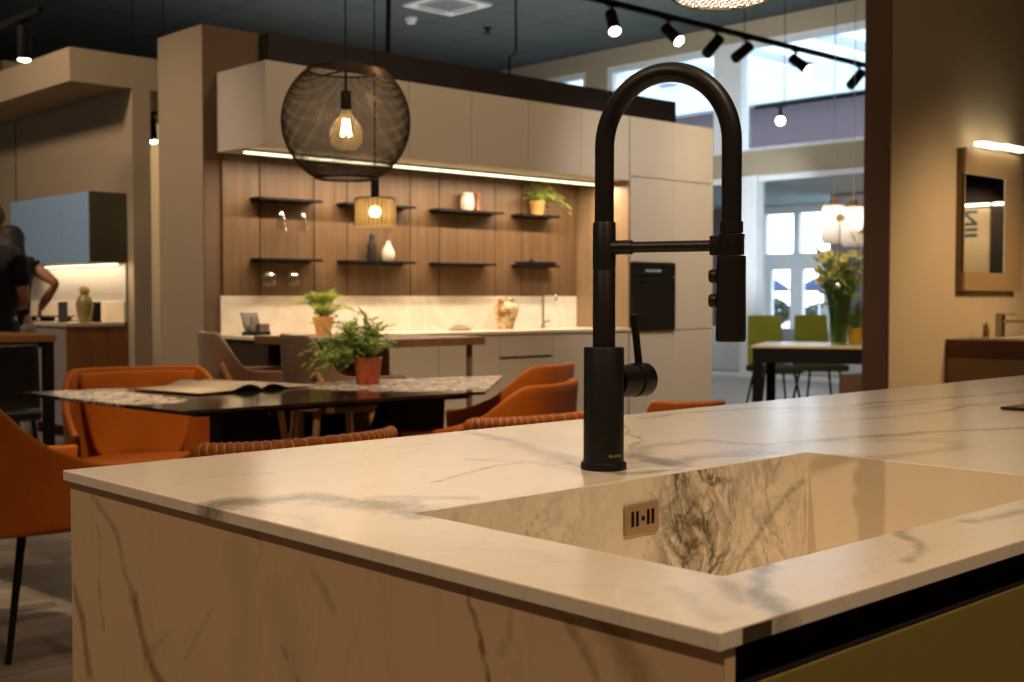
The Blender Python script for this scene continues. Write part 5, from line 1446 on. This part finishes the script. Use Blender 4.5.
potted('potted_plant', 'small plant in a yellow pot beside the flower vase', (8.52, 5.13, 0.7505), [(0.045, 0), (0.060, 0.10), (0.064, 0.102), (0.064, 0.125)], YELLOW,
       dome(18, 0.10, 0.14, 0.34), 0.05, LEAF, 31, 8, 0.2)
# ------------------------------------------------------------------ lights
def lamp(name, typ, loc, energy, color, rot=None, target=None, **kw):
    d = bpy.data.lights.new(name, typ); d.energy = energy; d.color = color
    for k, v in kw.items(): setattr(d, k, v)
    o = bpy.data.objects.new(name, d); COL.objects.link(o); o.location = loc
    if target is not None: o.rotation_euler = (V(target) - V(loc)).to_track_quat('-Z', 'Y').to_euler()
    elif rot: o.rotation_euler = rot
    return o
WARM = (1.0, 0.76, 0.54); WARM2 = (1.0, 0.78, 0.54); COOL = (0.72, 0.86, 1.0)
w = bpy.data.worlds.new('sky'); sc.world = w; w.use_nodes = True
bg = w.node_tree.nodes['Background']; bg.inputs[0].default_value = (0.80, 0.91, 1.0, 1); bg.inputs[1].default_value = 6.0

lamp('under_cabinet_glow', 'AREA', (4.88, 5.70, 1.88), 42, (1.0, 0.80, 0.58), rot=(0, 0, 0), shape='RECTANGLE', size=2.8, size_y=0.03)
lamp('shelf_kitchen_glow', 'AREA', (4.35, 10.1, 1.385), 5, WARM2, rot=(0, R(-20), 0), shape='RECTANGLE', size=0.05, size_y=1.6)
# unseen spots, added over the island and dining table
lamp('spot_island', 'SPOT', (0.75, -0.5, 3.3), 165, (1.0, 0.72, 0.47), target=(1.25, 1.0, 0.9), spot_size=R(64), spot_blend=0.8, shadow_soft_size=0.08)
lamp('spot_island_front', 'SPOT', (-1.5, 1.2, 3.75), 165, (1.0, 0.70, 0.44), target=(0.7, 1.0, 0.7), spot_size=R(45), spot_blend=0.8, shadow_soft_size=0.04)
lamp('drawers_fill', 'SPOT', (1.8, -1.6, 2.6), 5, WARM, target=(1.3, 0.45, 0.7), spot_size=R(60), spot_blend=0.8, shadow_soft_size=0.2)  # added fill to lift the olive drawers
lamp('spot_table', 'SPOT', (2.2, 2.4, 4.0), 420, WARM, target=(3.2, 3.8, 0.6), spot_size=R(58), spot_blend=0.9, shadow_soft_size=0.15)
lamp('spot_units', 'SPOT', (4.3, 2.4, 4.2), 150, WARM2, target=(4.7, 5.55, 1.7), spot_size=R(75), spot_blend=0.9, shadow_soft_size=0.3)
lamp('tall_units_fill', 'SPOT', (5.4, 3.7, 3.3), 165, (1.0, 0.92, 0.84), target=(6.9, 5.55, 1.4), spot_size=R(62), spot_blend=0.9, shadow_soft_size=0.2)  # added spot, stands in for window daylight on the tall units
lamp('spot_partition', 'SPOT', (7.0, 1.7, 2.3), 135, (1.0, 0.70, 0.43), target=(6.9, 3.5, 0.9), spot_size=R(70), spot_blend=0.9, shadow_soft_size=0.25)
lamp('spot_left', 'SPOT', (1.2, 8.4, 4.4), 380, WARM, target=(4.2, 9.8, 1.4), spot_size=R(90), spot_blend=0.9, shadow_soft_size=0.3)
lamp('spot_pillar', 'SPOT', (1.0, 6.3, 4.0), 240, WARM, target=(3.36, 6.4, 1.2), spot_size=R(50), spot_blend=0.9, shadow_soft_size=0.3)
lamp('spot_passage', 'SPOT', (6.2, 11.0, 3.2), 120, WARM2, target=(6.4, 13.0, 2.4), spot_size=R(95), spot_blend=0.9, shadow_soft_size=0.2)
lamp('spot_lunch', 'SPOT', (6.3, 4.5, 3.3), 150, WARM2, target=(8.4, 5.3, 1.0), spot_size=R(80), spot_blend=0.9, shadow_soft_size=0.2)
lamp('hall_ambient', 'AREA', (2.5, 4.0, 4.85), 75, WARM2, rot=(0, 0, 0), shape='RECTANGLE', size=7, size_y=9)
lamp('ceiling_fill', 'AREA', (9.5, 11.0, 3.2), 90, (1.0, 0.98, 0.94), rot=(R(180), 0, 0), shape='RECTANGLE', size=6, size_y=6)  # added panel facing up to brighten the ceiling
lamp('window_wall_fill', 'AREA', (11.2, 9.5, 4.6), 95, (0.95, 0.97, 1.0), target=(14.0, 9.8, 3.0), shape='RECTANGLE', size=1.0, size_y=6)  # added fill, brightens the window wall from indoors
lamp('poster_fill', 'SPOT', (11.6, 0.8, 2.6), 90, WARM2, target=(12.4, 0.8, 1.6), spot_size=R(60), spot_blend=0.8, shadow_soft_size=0.05)  # added spot, brightens the poster beyond its light bars
lamp('column_fill', 'SPOT', (12.3, 8.6, 1.6), 190, (0.86, 0.94, 1.0), target=(14.0, 10.3, 2.2), spot_size=R(75), spot_blend=0.8, shadow_soft_size=0.1)  # added cool spot to whiten the window posts
lamp('table_left_fill', 'SPOT', (1.9, 3.1, 3.9), 260, WARM2, target=(1.97, 4.25, 0.75), spot_size=R(17), spot_blend=0.6, shadow_soft_size=0.05)  # narrow spot added to brighten the left end of the table
lamp('left_cool_fill', 'AREA', (-2.9, 9.5, 2.0), 16, COOL, rot=(0, R(-90), 0), shape='RECTANGLE', size=2.5, size_y=4)  # added cool panel, stands in for an unseen window
lamp('lobby_light', 'AREA', (17, 12, 2.85), 130, COOL, rot=(0, 0, 0), shape='RECTANGLE', size=4, size_y=7)

sc.view_settings.view_transform = 'Standard'; sc.view_settings.look = 'None'
sc.view_settings.gamma = 1.0; sc.view_settings.use_curve_mapping = False
sc.view_settings.exposure = 0.0
sc.cycles.max_bounces = 7; sc.cycles.diffuse_bounces = 3; sc.cycles.glossy_bounces = 4; sc.cycles.transparent_max_bounces = 14
sc.cycles.caustics_reflective = False; sc.cycles.caustics_refractive = False
sc.cycles.sample_clamp_indirect = 4.0
sc.cycles.use_denoising = True
